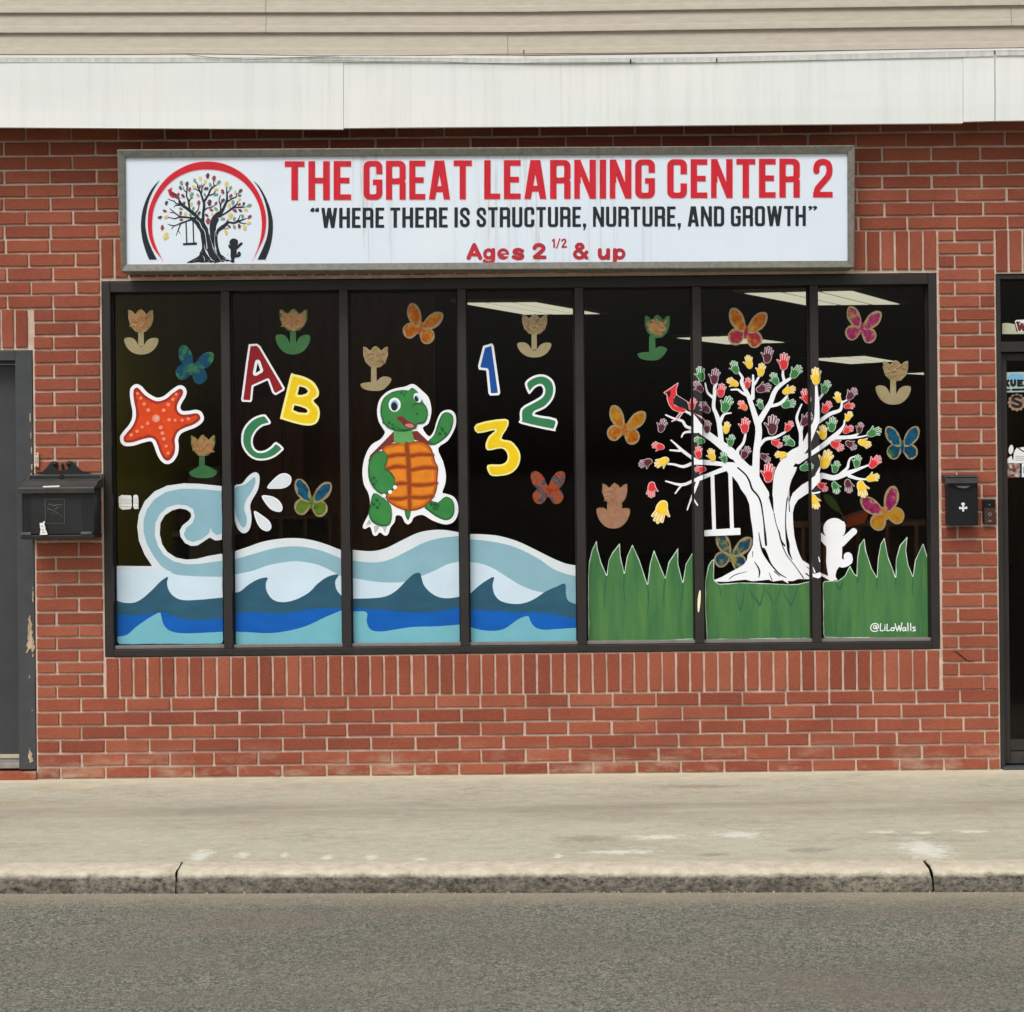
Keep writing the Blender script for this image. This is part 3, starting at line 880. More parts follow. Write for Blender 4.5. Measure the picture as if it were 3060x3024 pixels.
# ---- glass door on the right
gd = empty('glass_door', (0, 0, 0), parent=bld)
gx1 = X_(2990, 1400, .02)
tz1, tz0 = Z_(1022, 3020, .03), Z_(1052, 3020, .03)     # transom bar
bot = Z_(2300, 3020)
f = MB()
f.box(rdx0+.002, rdx0+.024, .012, .14, bot+.0, rdz1-.003, .002)
f.box(rdx1-.03, rdx1-.002, .012, .14, bot+.0, rdz1-.003, .002)
f.box(rdx0+.0245, rdx1-.0305, .016, .14, rdz1-.025, rdz1-.004, .002)
f.box(rdx0+.0245, rdx1-.0305, .014, .14, tz0, tz1, .002)
f.build('door_frame', M['bronze'], gd)
lx0, lx1 = rdx0+.027, rdx1-.033
f = MB()
f.box(lx0, lx0+.034, .05, .095, bot+.02, tz0-.004, .002)
f.box(lx1-.034, lx1, .05, .095, bot+.02, tz0-.004, .002)
f.box(lx0+.0345, lx1-.0345, .052, .095, tz0-.04, tz0-.005, .002)
f.box(lx0+.0345, lx1-.0345, .052, .095, Z_(2243, 3030, .05), Z_(2210, 3030, .05), .002)
f.build('door_stile', M['bronze'], gd)
f = MB(); f.box(lx0+.0345, lx1-.0345, .05, .095, bot+.02, Z_(2246, 3030, .05), .002); f.build('kick_plate', mat('scuffed_kick_plate', (58, 55, 52), .5, .35, 16, .4, 0, .1, 40), gd)
f = MB(); f.box(lx0+.0335, lx1-.0335, .066, .072, Z_(2214, 3030, .066), tz0-.036); f.build('pane', M['glass'], gd)
f = MB(); f.box(rdx0+.0235, rdx1-.0295, .066, .072, tz1-.003, rdz1-.022); f.build('transom_pane', M['glass'], gd)
f = MB(); f.box(rdx0+.01, rdx1-.01, -.012, .16, -.02, bot+.012, .004); f.build('threshold', M['charcoal_frame'], gd)

# ---- white fascia band and siding over it
fas = empty('fascia', (0, 0, 0), parent=bld)
def fascia_panel(tl, tr, br, bl, dy=0):
    Y = FASC_Y+dy
    pts = [at(*p, Y) for p in (tl, tr, br, bl)]
    b_ = MB()
    n = 24
    vs = []; fs = []
    for i in range(n+1):
        u = i/n
        top = pts[0].lerp(pts[1], u); bo = pts[3].lerp(pts[2], u)
        for k in range(5):
            w = k/4
            p = bo.lerp(top, w)
            vs.append((p.x, p.y+mnoise.noise(Vector((p.x*1.4, p.z*4, dy*50)))*.004, p.z))
    for i in range(n):
        for k in range(4): fs.append((i*5+k, (i+1)*5+k, (i+1)*5+k+1, i*5+k+1))
    o_ = len(vs)
    vs += [(pts[3].x, Y+.022, pts[3].z), (pts[2].x, Y+.022, pts[2].z), (pts[1].x, Y+.022, pts[1].z), (pts[0].x, Y+.022, pts[0].z)]
    for i in range(1): fs.append((o_, o_+1, n*5, 0) if False else (0, o_, o_+1, n*5))
    fs.append((4, n*5+4, o_+2, o_+3)); fs.append((0, 4, o_+3, o_)); fs.append((n*5, o_+1, o_+2, n*5+4)); fs.append((o_, o_+3, o_+2, o_+1))
    b_.add(vs, fs, 0, False)
    return b_.build('fascia_panel', M['fascia'], fas)
fascia_panel((-620, 186), (1026, 184), (1026, 386), (-620, 377))
fascia_panel((1027, 184), (2877, 166), (2877, 368), (1027, 382.5), .002)
fascia_panel((2878, 166), (2972, 163), (2972, 361), (2878, 363.5), .0)
fascia_panel((2974.5, 163), (3700, 156), (3700, 352), (2974.5, 361), .001)
de = MB()
def strip(y_pts, dy0, th, name, m_, par=fas):
    b_ = MB()
    for (x0, ta, ba), (x1, tb, bb_) in zip(y_pts[:-1], y_pts[1:]):
        Y = FASC_Y+dy0
        a, b, c, d = at(x0, ta, Y), at(x1, tb, Y), at(x1, bb_, Y), at(x0, ba, Y)
        v = [a, b, c, d]+[Vector((p.x, p.y+th, p.z)) for p in (a, b, c, d)]
        b_.add(v, [(0, 1, 2, 3), (4, 7, 6, 5), (0, 4, 5, 1), (2, 6, 7, 3), (1, 5, 6, 2), (0, 3, 7, 4)])
    return b_.build(name, m_, par)
strip([(-620, 172, 186.5), (400, 172, 186.5), (1026, 170, 184.5), (1600, 175, 189), (2100, 171, 186), (2970, 150, 168)], -.004, .02, 'drip_edge', M['galv'])
strip([(2976, 150, 166), (3700, 143, 160)], -.004, .02, 'drip_edge', M['galv'])
strip([(-620, 165, 172.5), (400, 165, 172.5), (1026, 163, 170.5), (1600, 167, 175.5), (2100, 161, 171.5), (2970, 144, 150.5), (3700, 137, 143.5)], .004, .02, 'cap_strip', mat('white_trim', (232, 231, 226), .45, .06, 20))
sf = MB()      # soffit high up behind the hanging band
sz = at(1530, 352, 0.0).z
sf.box(wall_l, wall_r, FASC_Y+.023, .05, sz, sz+.02)
sf.build('soffit', mat('soffit_dark', (70, 66, 60), .8, .1), fas)
sid = empty('siding', (0, 0, 0), parent=bld)
SY = FASC_Y+.06
laps = [[(0, -58), (1530, -60), (3060, -92)], [(0, -18), (1530, -20), (3060, -42)], [(0, 40), (1530, 38), (3060, 16.5)], [(0, 100), (1530, 98), (3060, 78)], [(0, 168), (1530, 168), (3060, 148)]]
seams = [[900], [1200], [794], [794, 3022], [1516]]
for k in range(1, 5):
    up, lo = laps[k-1], laps[k]
    def yv(L, x): return np.interp(x, [p[0] for p in L], [p[1] for p in L])+(0 if 0 <= x <= 3060 else (x-3060)*-.007 if x > 3060 else 0)
    cuts = [-650]+seams[k]+[3720]
    for a, b in zip(cuts[:-1], cuts[1:]):
        xs = np.linspace(a+1.2 if a > -650 else a, b, 16)
        # cross-section of one lap: flat upper face, rolled lower edge, undercut butt
        prof = [(0.0, .012), (.10, .009), (.50, .003), (.62, .0015), (.70, -.0005), (.90, -.0035), (.965, -.004), (.975, .010), (1.04, .012)]
        vs, fs = [], []
        for x in xs:
            zt = at(x, yv(up, x), SY).z; zb = at(x, yv(lo, x), SY).z; xw = at(x, 60, SY).x
            for u, d_ in prof:
                vs.append((xw, SY+d_+mnoise.noise(Vector((xw*2, zt*9, 0)))*.0008+(0.0008 if a > -650 else 0), zt+(zb-zt)*u))
        m_ = len(prof)
        for i in range(len(xs)-1):
            for q in range(m_-1): fs.append((i*m_+q, i*m_+q+1, (i+1)*m_+q+1, (i+1)*m_+q))
        sb = MB(); sb.add(vs, fs); sb.build('siding_panel', M['siding'], sid)
bk = MB(); bk.box(wall_l, wall_r, SY+.02, .2, sz+.022, 3.9); bk.build('upper_wall', mat('house_wrap', (150, 140, 126), .8, .1), bld)
# slack cables stapled along the top of the fascia
def cable(pts, r, label):
    P = [at(x, y, FASC_Y-.010) for x, y in crom(pts, 6, False)]
    o0 = P[0]
    c_ = MB(); c_.tube(P, r, 6); return tag(c_.build('cable', M['cable'], origin=P[len(P)//2]), label, 'cable')
cable([(-500, 163), (300, 163), (600, 161), (900, 166), (1250, 166), (1560, 161), (2040, 157), (2500, 151), (2965, 144), (3500, 139)], .0016, 'long thin dark cable running straight along the top of the white fascia')
cable([(560, 163), (640, 172), (760, 177), (900, 171), (1020, 167), (1100, 166)], .0012, 'short slack cable loop sagging from the longer cable on the fascia')
cable([(930, 182), (1020, 181), (1150, 184), (1280, 183), (1400, 188), (1520, 190), (1640, 187), (1900, 186)], .0010, 'hair-thin wire lying along the drip edge above the sign')
for (px, py, lb) in ((1565, 156, 'tiny dark clip sticking up from the siding foot'), (1884, 183, 'tiny dark clip on the drip edge above the letters'), (2141, 180, 'tiny dark clip on the drip edge above the red numeral')):
    c_ = MB(); p = at(px, py, FASC_Y-.004); c_.tube([(p.x, p.y, p.z-.010), (p.x, p.y-.006, p.z-.002), (p.x+.002, p.y-.007, p.z+.010)], [.003, .0035, .002], 6)
    tag(c_.build('cable_clip', M['cable'], origin=(p.x, p.y, p.z-.01)), lb, 'clip')

# ------------------------------------------------------------------ the room behind the glass
CZ = 2.62
rx0, rx1, ry1 = X_(322)-.02, 6.6, 18.0
M['room_olive'] = mat('olive_wall_paint', (196, 184, 52), .8, .1, 3)
M['room_brown'] = mat('brown_room_wall', (150, 116, 90), .85, .2, 2)
M['room_ceiling'] = mat('ceiling_tile', (120, 112, 102), .9, .1, 6)
M['room_floor'] = mat('dark_room_floor', (70, 60, 52), .6, .2, 4)
r = MB(); r.box(rx0-.1, rx0, .2, 3.4, -.02, CZ); tag(r.build('interior_side_wall', M['room_olive']), kind='structure')
r = MB(); r.box(rx0+.001, -.52, 3.4, 3.5, .013, CZ-.001); tag(r.build('interior_partition', mat('partition_brown', (150, 104, 74), .8, .25, 3, stretch=(4, 1, .5))), kind='structure')
r = MB(); r.box(rx0-.1, rx0, 3.4, ry1, -.02, CZ); r.box(rx0-.1, rx1, ry1, ry1+.1, -.02, CZ); r.box(rx1, rx1+.1, .2, ry1, -.02, CZ); r.box(wall_r-.1, rx1+.1, .1, .2, -.02, CZ)
tag(r.build('interior_wall', M['room_brown']), kind='structure')
r = MB(); r.box(rx0-.1, rx1+.1, .2, ry1+.1, CZ, CZ+.08); tag(r.build('interior_ceiling', M['room_ceiling']), kind='structure')
r = MB(); r.box(rx0-.1, rx1+.1, .2, ry1+.1, .001, .012); tag(r.build('interior_floor', M['room_floor']), kind='structure')
m, t = newmat('light_diffuser', .5, .3)
t.b.inputs['Base Color'].default_value = (.7, .7, .62, 1)
t.b.inputs['Emission Color'].default_value = (.92, .92, .74, 1)
t.b.inputs['Emission Strength'].default_value = .55
M['diffuser'] = m
M['troffer'] = mat('light_frame_white', (190, 190, 180), .5, .05)
LT = [([(1345, 895), (1605, 893), (1818, 932), (1565, 934)], 'fluorescent ceiling light seen above the blue numeral'),
      ([(2190, 866), (2560, 858), (2715, 903), (2400, 906)], 'wide fluorescent ceiling light at the top of the last two panes'),
      ([(2000, 1003), (2200, 996), (2365, 1018), (2170, 1024)], 'fluorescent ceiling light behind the orange and purple butterfly'),
      ([(2395, 1067), (2590, 1057), (2690, 1075), (2540, 1084)], 'fluorescent ceiling light just left of the cream tulip bloom'),
      ([(2690, 1112), (2790, 1107), (2870, 1112), (2790, 1118)], 'small far ceiling light just right of the cream tulip')]
for corners, lb in LT:
    P = [at_z(px, py, CZ-.004) for px, py in corners]
    c0 = sum(P, Vector((0, 0, 0)))/4
    e = empty('ceiling_light', c0, lb, 'light', 'ceiling lights inside the room')
    q = MB(); q.add([p+Vector((0, 0, -.018)) for p in P]+[p+Vector((0, 0, .002)) for p in P], [(0, 1, 2, 3), (0, 4, 5, 1), (1, 5, 6, 2), (2, 6, 7, 3), (3, 7, 4, 0)])
    q.build('frame', M['troffer'], e)
    q = MB()
    for s0, s1 in ((.06, .36), (.39, .66), (.69, .94)):
        a, b = P[0].lerp(P[1], s0), P[0].lerp(P[1], s1); c, d = P[3].lerp(P[2], s1), P[3].lerp(P[2], s0)
        q.add([a.lerp(d, .05)+Vector((0, 0, -.021)), b.lerp(c, .05)+Vector((0, 0, -.021)), b.lerp(c, .95)+Vector((0, 0, -.021)), a.lerp(d, .95)+Vector((0, 0, -.021))], [(0, 1, 2, 3)])
    q.build('diffuser', M['diffuser'], e)
M['cubby_wood'] = mat('cubby_wood', (112, 72, 44), .6, .2, 9, stretch=(1, 1, 6))
def cubby(px0, px1, pytop, Y, lb, cols=3, rows=2):
    a, b = at(px0, pytop, Y), at(px1, pytop, Y)
    zt = a.z; x0, x1 = a.x, b.x
    e = empty('cubby_shelf', ((x0+x1)/2, Y, .012), lb, 'shelf', 'low shelves inside the room')
    q = MB(); q.box(x0, x1, Y, Y+.35, zt-.025, zt, .003); q.build('top', M['cubby_wood'], e)
    for k in range(cols+1):
        xx = x0+(x1-x0-.02)*k/cols
        q = MB(); q.box(xx, xx+.02, Y+.003, Y+.345, .013, zt-.026); q.build('divider', M['cubby_wood'], e)
    q = MB(); q.box(x0+.021, x1-.021, Y+.335, Y+.343, .013, zt-.027); q.build('back_panel', M['cubby_wood'], e)
    for k in range(rows):
        zz_ = .03+(zt-.06)*k/rows
        for c_ in range(cols):
            xa = x0+(x1-x0-.02)*c_/cols+.0205; xb = x0+(x1-x0-.02)*(c_+1)/cols-.0005
            q = MB(); q.box(xa, xb, Y+.006, Y+.33, zz_, zz_+.018); q.build('shelf', M['cubby_wood'], e)
cubby(2330, 2470, 1565, 1.3, 'low wooden cubby shelf behind the foot of the white tree', 2, 2)
cubby(2560, 2830, 1560, 1.5, 'low wooden cubby shelf behind the tall grass of the last pane', 3, 2)
cubby(760, 990, 1540, 1.8, 'low dark wooden shelf behind the splash drops', 3, 2)
def cabinet(px0, px1, pytop, Y, dep, doors, lb, m_):
    a, b = at(px0, pytop, Y), at(px1, pytop, Y)
    e = empty('cabinet', ((a.x+b.x)/2, Y, .013), lb, 'cabinet')
    q = MB(); q.box(a.x, b.x, Y, Y+dep, .013, a.z, .004); q.build('carcass', m_, e)
    for k in range(doors):
        xa = a.x+.008+(b.x-a.x-.016)*k/doors; xb = a.x+.008+(b.x-a.x-.016)*(k+1)/doors
        q = MB(); q.box(xa+.002, xb-.002, Y-.018, Y-.001, .05, a.z-.02, .003); o = q.build('cabinet_door', m_, e)
        q = MB(); q.box(xb-.03, xb-.018, Y-.035, Y-.0182, a.z*.5, a.z*.5+.1, .003); q.build('handle', M['grey_worn'], o)
M['cabinet_brown'] = mat('dark_brown_laminate', (120, 78, 58), .6, .2, 5, stretch=(5, 1, .6))
M['cabinet_grey'] = mat('taupe_laminate', (128, 112, 98), .6, .1, 5)
cabinet(665, 905, 1180, 2.2, .4, 4, 'tall dark brown cupboard with four doors behind the letter C', M['cabinet_brown'])
cabinet(560, 655, 1395, 1.5, .4, 1, 'taupe one-door cupboard behind the green tulip beside the starfish', M['cabinet_grey'])
q = MB(); p = at(2545, 1552, 1.2); q.add([p+Vector(v) for v in ((-.09, 0, -.06), (.07, 0, -.02), (.10, 0, .05), (-.02, 0, .01), (-.09, .16, -.06), (.07, .16, -.02), (.10, .16, .05), (-.02, .16, .01))], [(0, 1, 2, 3), (7, 6, 5, 4), (0, 4, 5, 1), (1, 5, 6, 2), (2, 6, 7, 3), (3, 7, 4, 0)])
tag(q.build('toy_block', mat('orange_plastic', (214, 84, 44), .5, .1), origin=p), 'tilted orange plastic toy block on the shelf behind the child silhouette', 'toy')
q = MB()
leaf = crom([at(2462, 1480, 1.1), at(2478, 1478, 1.1), at(2500, 1500, 1.1), at(2512, 1530, 1.1), at(2495, 1525, 1.1), at(2472, 1505, 1.1)], 4)
q.add([Vector(v) for v in leaf]+[Vector(v)+Vector((0, .004, 0)) for v in leaf], [tuple(range(len(leaf))), tuple(range(len(leaf), 2*len(leaf)))[::-1]])
q.tube([at(2508, 1525, 1.1), at(2520, 1545, 1.1), at(2532, 1566, 1.1)], .004, 6)
tag(q.build('paper_leaf', mat('leaf_green', (96, 130, 52), .6, .1), origin=at(2490, 1505, 1.1)), 'green leaf on a stalk hanging beside the yellow hand on the bar', 'leaf')
tb = empty('classroom_table', at(520, 1590, 1.6)*1.0, 'pale low table standing behind the curl of the big wave', 'table')
tz = at(450, 1590, 1.6).z; ta, tbx = at(335, 1590, 1.6).x, at(690, 1590, 1.6).x
tb.location = ((ta+tbx)/2, 1.9, .012)
M['table_top'] = mat('pale_laminate', (170, 160, 140), .5, .1)
q = MB(); q.box(ta, tbx, 1.6, 2.2, tz-.03, tz, .004); q.build('table_top', M['table_top'], tb)
for xx in (ta+.03, tbx-.07):
    for yy in (1.64, 2.12):
        q = MB(); q.box(xx, xx+.04, yy, yy+.04, .013, tz-.031); q.build('leg', M['cubby_wood'], tb)
bx_ = MB(); p = at(415, 1590, 1.8); bx_.box(p.x, p.x+.3, 1.75, 2.0, tz+.001, tz+.17, .01)
tag(bx_.build('storage_bin', mat('brown_bin', (122, 84, 56), .6, .1), origin=(p.x+.15, 1.87, tz+.001)), 'brown storage bin on the low table inside the wave curl', 'bin')

# ------------------------------------------------------------------ lettering drawn from strokes (condensed capitals)
def glyph(ch):
    """(width, distance field) in a unit-high box, y up"""
    s, b = .168, .142
    def st(x, y0=0, y1=1): return rbox(x, y0, x+s, y1)
    def bar(x0, x1, y0): return rbox(x0, y0, x1, y0+b)
    def ring(x0, y0, x1, y1, r=.17): return rbox(x0, y0, x1, y1, r)-rbox(x0+s, y0+b, x1-s, y1-b, .045)
    w = {'T': .50, 'H': .54, 'E': .44, 'G': .52, 'R': .54, 'A': .58, 'L': .42, 'N': .57, 'I': s, 'C': .52, 'W': .80, 'S': .50, 'U': .53, 'D': .53, 'O': .53, '2': .50, ',': .16, 'l': .30, 'r': .30}[ch]
    if ch == 'T': g = bar(0, w, 1-b) | st(w/2-s/2)
    elif ch == 'H': g = st(0) | st(w-s) | bar(0, w, .43)
    elif ch == 'E': g = st(0) | bar(0, w, 0) | bar(0, w, 1-b) | bar(0, w*.9, .43)
    elif ch == 'L': g = st(0) | bar(0, w, 0)
    elif ch == 'I': g = st(0)
    elif ch == 'N': g = st(0)-rbox(s*.86, 0, s*2, .4) | st(w-s) | poly([(0, 1), (s*.95, 1), (w, 0), (w-s*.95, 0)])
    elif ch == 'A': g = poly([(0, 0), (s, 0), (w/2+.07, 1), (w/2-.13, 1)]) | poly([(w, 0), (w-s, 0), (w/2-.07, 1), (w/2+.13, 1)]) | rbox(.12, .19, w-.12, .34)
    elif ch == 'R': g = st(0) | (ring(0, .40, w, 1) | rbox(0, 1-b, s, 1) | rbox(0, .40, s, .6)) | (rbox(w-s, 0, w, .46, .02)) | rbox(w*.5, .40, w-.06, .55)
    elif ch == 'D': g = st(0) | ring(0, 0, w, 1, .19) | rbox(0, 0, .2, b) | rbox(0, 1-b, .2, 1)
    elif ch == 'O': g = ring(0, 0, w, 1)
    elif ch == 'U': g = (ring(0, 0, w, 1)-rbox(-.1, .5, w+.1, 1.2)) | st(0, .4) | st(w-s, .4)
    elif ch == 'C': g = ring(0, 0, w, 1)-rbox(w*.5, .38, w+.1, .62)
    elif ch == 'G': g = (ring(0, 0, w, 1)-rbox(w*.5, .40, w+.1, .66)) | rbox(w*.5, .38, w, .52) | rbox(w-s, .15, w, .52)
    elif ch == 'S': g = stroke([(w-s/2, .69), (w-s/2, .76), (w-s*.75, .87), (w/2, .915), (s*.75, .87), (s/2, .76), (s*.62, .645), (w/2, .51), (w-s*.62, .36), (w-s/2, .24), (w-s*.75, .13), (w/2, .085), (s*.75, .13), (s/2, .24), (s/2, .31)], .079, 3)
    elif ch == '2': g = stroke([(s/2, .68), (s/2, .76), (s*.75, .87), (w/2, .915), (w-s*.75, .87), (w-s/2, .76), (w-s/2, .66), (w-s*.8, .52), (s*.75, .24), (s*.58, .13)], .079, 3) | bar(0, w, 0)
    elif ch == 'W': g = poly([(0, 1), (s, 1), (.31, 0), (.14, 0)]) | poly([(.14, 0), (.31, 0), (.485, 1), (.315, 1)]) | poly([(.315, 1), (.485, 1), (.66, 0), (.49, 0)]) | poly([(.49, 0), (.66, 0), (w, 1), (w-s, 1)])
    elif ch == ',': g = poly([(.0, .17), (.17, .17), (.17, .02), (.08, -.17), (.02, -.17), (.06, 0), (0, 0)])
    elif ch == 'l': g = union([poly([(x+.02, 1), (x+.13, 1), (x+.13, .86), (x+.06, .86), (x+.09, .98)]) | ell(x+.07, .86, .065, .065) | stroke([(x+.02, .86, .045), (x+.03, .93, .035), (x+.07, .99, .02)]) for x in (0, .17)])
    elif ch == 'r': g = union([ell(x+.07, .93, .065, .065) | stroke([(x+.11, .93, .045), (x+.10, .86, .035), (x+.04, .79, .02)]) for x in (0, .17)])
    return w, g
def set_word(word, x0, x1, ybase, ytop, dy_slope=0.0):
    gl = [glyph(c) for c in word]; gap = .100
    tot = sum(w for w, _ in gl)+gap*(len(gl)-1)
    sx = (x1-x0)/tot; H = ybase-ytop; x = x0; out = []
    for w, g in gl:
        yb_ = ybase-dy_slope*(x-851)
        b = g.b; x_, sx_, H_ = x, sx, H
        def f(X, Y, g=g, x_=x_, yb_=yb_): return g.f((X-x_)/sx, (yb_-Y)/H)*min(sx, H)
        out.append(S(f, (x+b[0]*sx, yb_-b[3]*H, x+b[2]*sx, yb_-b[1]*H)))
        x += (w+gap)*sx
    return out
sign = empty('sign_box', at(1453, 810, -.02), 'long white lightbox sign in grey metal frame with red and black lettering', 'sign')
so, si = [(350, 447), (2555, 434), (2553, 800), (362, 812)], [(373, 469), (2533, 457), (2534, 779), (376, 790)]
O3, I3 = [at(*p, SIGN_Y) for p in so], [at(*p, SIGN_Y+.006) for p in si]
for k in range(4):
    a, b, c, d = O3[k], O3[(k+1) % 4], I3[(k+1) % 4], I3[k]
    g_ = .0008
    cen = (a+b+c+d)/4
    a, b, c, d = [p.lerp(cen, .0006) for p in (a, b, c, d)]
    ba, bb2 = Vector((a.x, -.008, a.z)), Vector((b.x, -.008, b.z))
    ma, mb_ = a.lerp(d, .12)+Vector((0, -.003, 0)), b.lerp(c, .12)+Vector((0, -.003, 0))
    q = MB(); q.add([ba, bb2, a, b, ma, mb_, d, c, d+Vector((0, .02, 0)), c+Vector((0, .02, 0))], [(0, 1, 3, 2), (2, 3, 5, 4), (4, 5, 7, 6), (6, 7, 9, 8)])
    q.build('frame_rail', M['sign_frame'], sign)
q = MB(); f3 = [at(*p, SIGN_Y+.018) for p in ((366, 462), (2540, 450), (2541, 786), (369, 797))]
q.add(f3+[Vector((p.x, -.012, p.z)) for p in f3], [(0, 1, 2, 3), (7, 6, 5, 4), (0, 4, 5, 1), (2, 6, 7, 3)])
q.build('face_panel', M['sign_face'], sign)
for px in (500, 1450, 2400):
    q = MB(); p = at(px, 640, 0); q.box(p.x-.02, p.x+.02, -.0118, .004, p.z-.1, p.z+.1); q.build('wall_bracket', M['sign_frame'], sign)
SF = SIGN_Y+.018
q = MB()
T = []
for w_, a, b in (('THE', 851, 1049), ('GREAT', 1086, 1410), ('LEARNING', 1447, 1957), ('CENTER', 1994, 2390), ('2', 2430, 2488)):
    T += set_word(w_, a, b, 598, 482, .0052)
for g_ in T: flat(q, g_.off(1.6), 1, .001, SF, 1.5)
for g_ in T: flat(q, g_, 0, .002, SF, 1.25)
q.build('title_lettering', [M['sign_red'], M['sign_halo']], sign)
q = MB()
for w_, a, b in (('l', 929, 953), ('WHERE', 960, 1148), ('THERE', 1166, 1338), ('IS', 1358, 1404), ('STRUCTURE,', 1424, 1751), ('NURTURE,', 1772, 2034), ('AND', 2055, 2164), ('GROWTH', 2184, 2408), ('r', 2415, 2440)):
    for g_ in set_word(w_, a, b, 681.5, 621.5, .0042): flat(q, g_, 0, .0015, SF, .9)
q.build('tagline_lettering', M['sign_black'], sign)
q = MB()
def Zr(x0, y0, s): return lambda pts: [(x0+p[0]/s, y0+p[1]/s)+tuple(v/s for v in p[2:]) for p in pts]
z2 = Zr(1020, 0, 1.894)
AG = [union([stroke(z2([(720, 1460), (752, 1388)]), 6.4), stroke(z2([(752, 1388), (786, 1460)]), 6.4), stroke(z2([(732, 1442), (776, 1442)]), 5)]),
      union([(ell(*z2([(834, 1438)])[0], 16.5, 17)-ell(*z2([(834, 1438)])[0], 6.5, 7)), stroke(z2([(860, 1414), (860, 1468), (850, 1482), (830, 1487), (810, 1478)]), 5.4, 3)]),
      ((ell(*z2([(916, 1438)])[0], 17.5, 17)-ell(*z2([(917, 1434)])[0], 8, 5.5))-rbox(*z2([(920, 1441)])[0], *z2([(955, 1451)])[0])) | rbox(*z2([(892, 1434)])[0], *z2([(948, 1442)])[0]),
      stroke(z2([(1024, 1421), (1005, 1414), (983, 1418), (981, 1431), (1000, 1438), (1023, 1445), (1021, 1459), (1000, 1463), (974, 1455)]), 5.6, 3),
      stroke(z2([(1093, 1404), (1104, 1390), (1128, 1388), (1144, 1402), (1136, 1420), (1095, 1455)]), 6, 3) | stroke(z2([(1095, 1457), (1151, 1457)]), 5.6),
      stroke(z2([(1196, 1362), (1204, 1356), (1204, 1400)]), 2.5), stroke(z2([(1219, 1404), (1236, 1352)]), 1.9),
      stroke(z2([(1248, 1364), (1254, 1356), (1266, 1356), (1270, 1366), (1250, 1398), (1273, 1398)]), 2.4, 0),
      stroke(z2([(1388, 1460), (1350, 1420), (1332, 1400), (1340, 1385), (1358, 1385), (1367, 1398), (1350, 1412), (1325, 1428), (1322, 1446), (1340, 1460), (1365, 1455), (1388, 1427)]), 5.3, 3),
      stroke(z2([(1463, 1416), (1463, 1442), (1472, 1459), (1494, 1458), (1508, 1442)]), 6, 3) | stroke(z2([(1510, 1416), (1510, 1461)]), 6),
      stroke(z2([(1548, 1416), (1548, 1490)]), 6) | (ell(*z2([(1575, 1438)])[0], 17.5, 17)-ell(*z2([(1576, 1438)])[0], 7, 7))]
for g_ in AG: flat(q, g_.affine(1, 1, 0, -.5), 0, .0015, SF, .9)
q.build('age_lettering', M['age_red'], sign)

# ------------------------------------------------------------------ the tree artwork (used on the window and, small, on the sign)
ZF, ZK, ZL, ZM = Zr(2080, 980, 3.8175), Zr(1890, 1080, 3.8167), Zr(2380, 1080, 3.8167), Zr(2100, 1400, 4.2)
TF = [[(0, 1085, 42), (80, 1180, 44), (250, 1300, 40), (400, 1410, 44), (520, 1550, 50), (640, 1700, 66), (760, 1900, 74)],
      [(680, 1720, 42), (685, 1500, 40), (690, 1400, 38), (715, 1200, 38), (705, 1080, 36)],
      [(700, 1090, 35), (640, 900, 28), (590, 760, 24), (530, 650, 22), (520, 605, 19), (530, 570, 15), (490, 505, 11)],
      [(590, 775, 17), (515, 732, 14), (475, 702, 12), (400, 705, 9)], [(645, 800, 22), (652, 650, 16), (650, 540, 11)], [(668, 640, 14), (720, 555, 11)],
      [(710, 1080, 35), (790, 950, 30), (850, 850, 28), (890, 740, 27), (950, 660, 24), (1070, 580, 16)], [(1010, 610, 17), (992, 545, 15), (992, 475, 12)],
      [(855, 890, 18), (960, 860, 18), (1040, 775, 12)],
      [(290, 1330, 30), (265, 1100, 28), (230, 980, 22), (200, 900, 20), (212, 750, 20), (215, 670, 18), (238, 635, 12)], [(195, 795, 16), (130, 735, 12), (105, 630, 9)],
      [(275, 1070, 22), (320, 985, 14), (400, 970, 7)], [(472, 1445, 20), (478, 1390, 18), (540, 1310, 16), (565, 1205, 12)],
      [(725, 1345, 16), (790, 1270, 18), (900, 1250, 16), (1020, 1185, 12)],
      [(960, 1900, 88), (980, 1660, 84), (1090, 1480, 72), (1200, 1395, 54), (1262, 1310, 42), (1315, 1190, 38), (1375, 1050, 32), (1382, 900, 28), (1375, 760, 18), (1370, 640, 14)],
      [(1190, 1375, 20), (1195, 1200, 22), (1150, 1050, 16), (1162, 970, 13), (1205, 870, 8)], [(1192, 1190, 20), (1212, 1120, 16)], [(1388, 830, 16), (1445, 755, 12)]]
TL = [[(20, 1130, 40), (110, 1080, 28), (170, 1050, 25), (300, 960, 28), (400, 880, 30), (480, 810, 24), (540, 730, 12), (548, 675, 10)],
      [(430, 870, 22), (600, 862, 20), (700, 828, 10), (712, 805, 8)], [(600, 868, 18), (720, 862, 10), (815, 840, 7)],
      [(255, 690, 20), (380, 600, 22), (490, 560, 18), (515, 510, 14), (515, 450, 10)], [(520, 472, 10), (590, 430, 10)],
      [(0, 1530, 50), (120, 1445, 50), (230, 1345, 46), (290, 1302, 32), (420, 1328, 30), (540, 1290, 30), (700, 1230, 17), (815, 1185, 10)],
      [(600, 1305, 20), (700, 1338, 15), (790, 1345, 10)], [(500, 1290, 20), (580, 1215, 16), (595, 1150, 12), (620, 1100, 9), (690, 1082, 7)], [(235, 1290, 18), (272, 1205, 9)], [(140, 1490, 10), (200, 1503, 10), (270, 1488, 9)]]
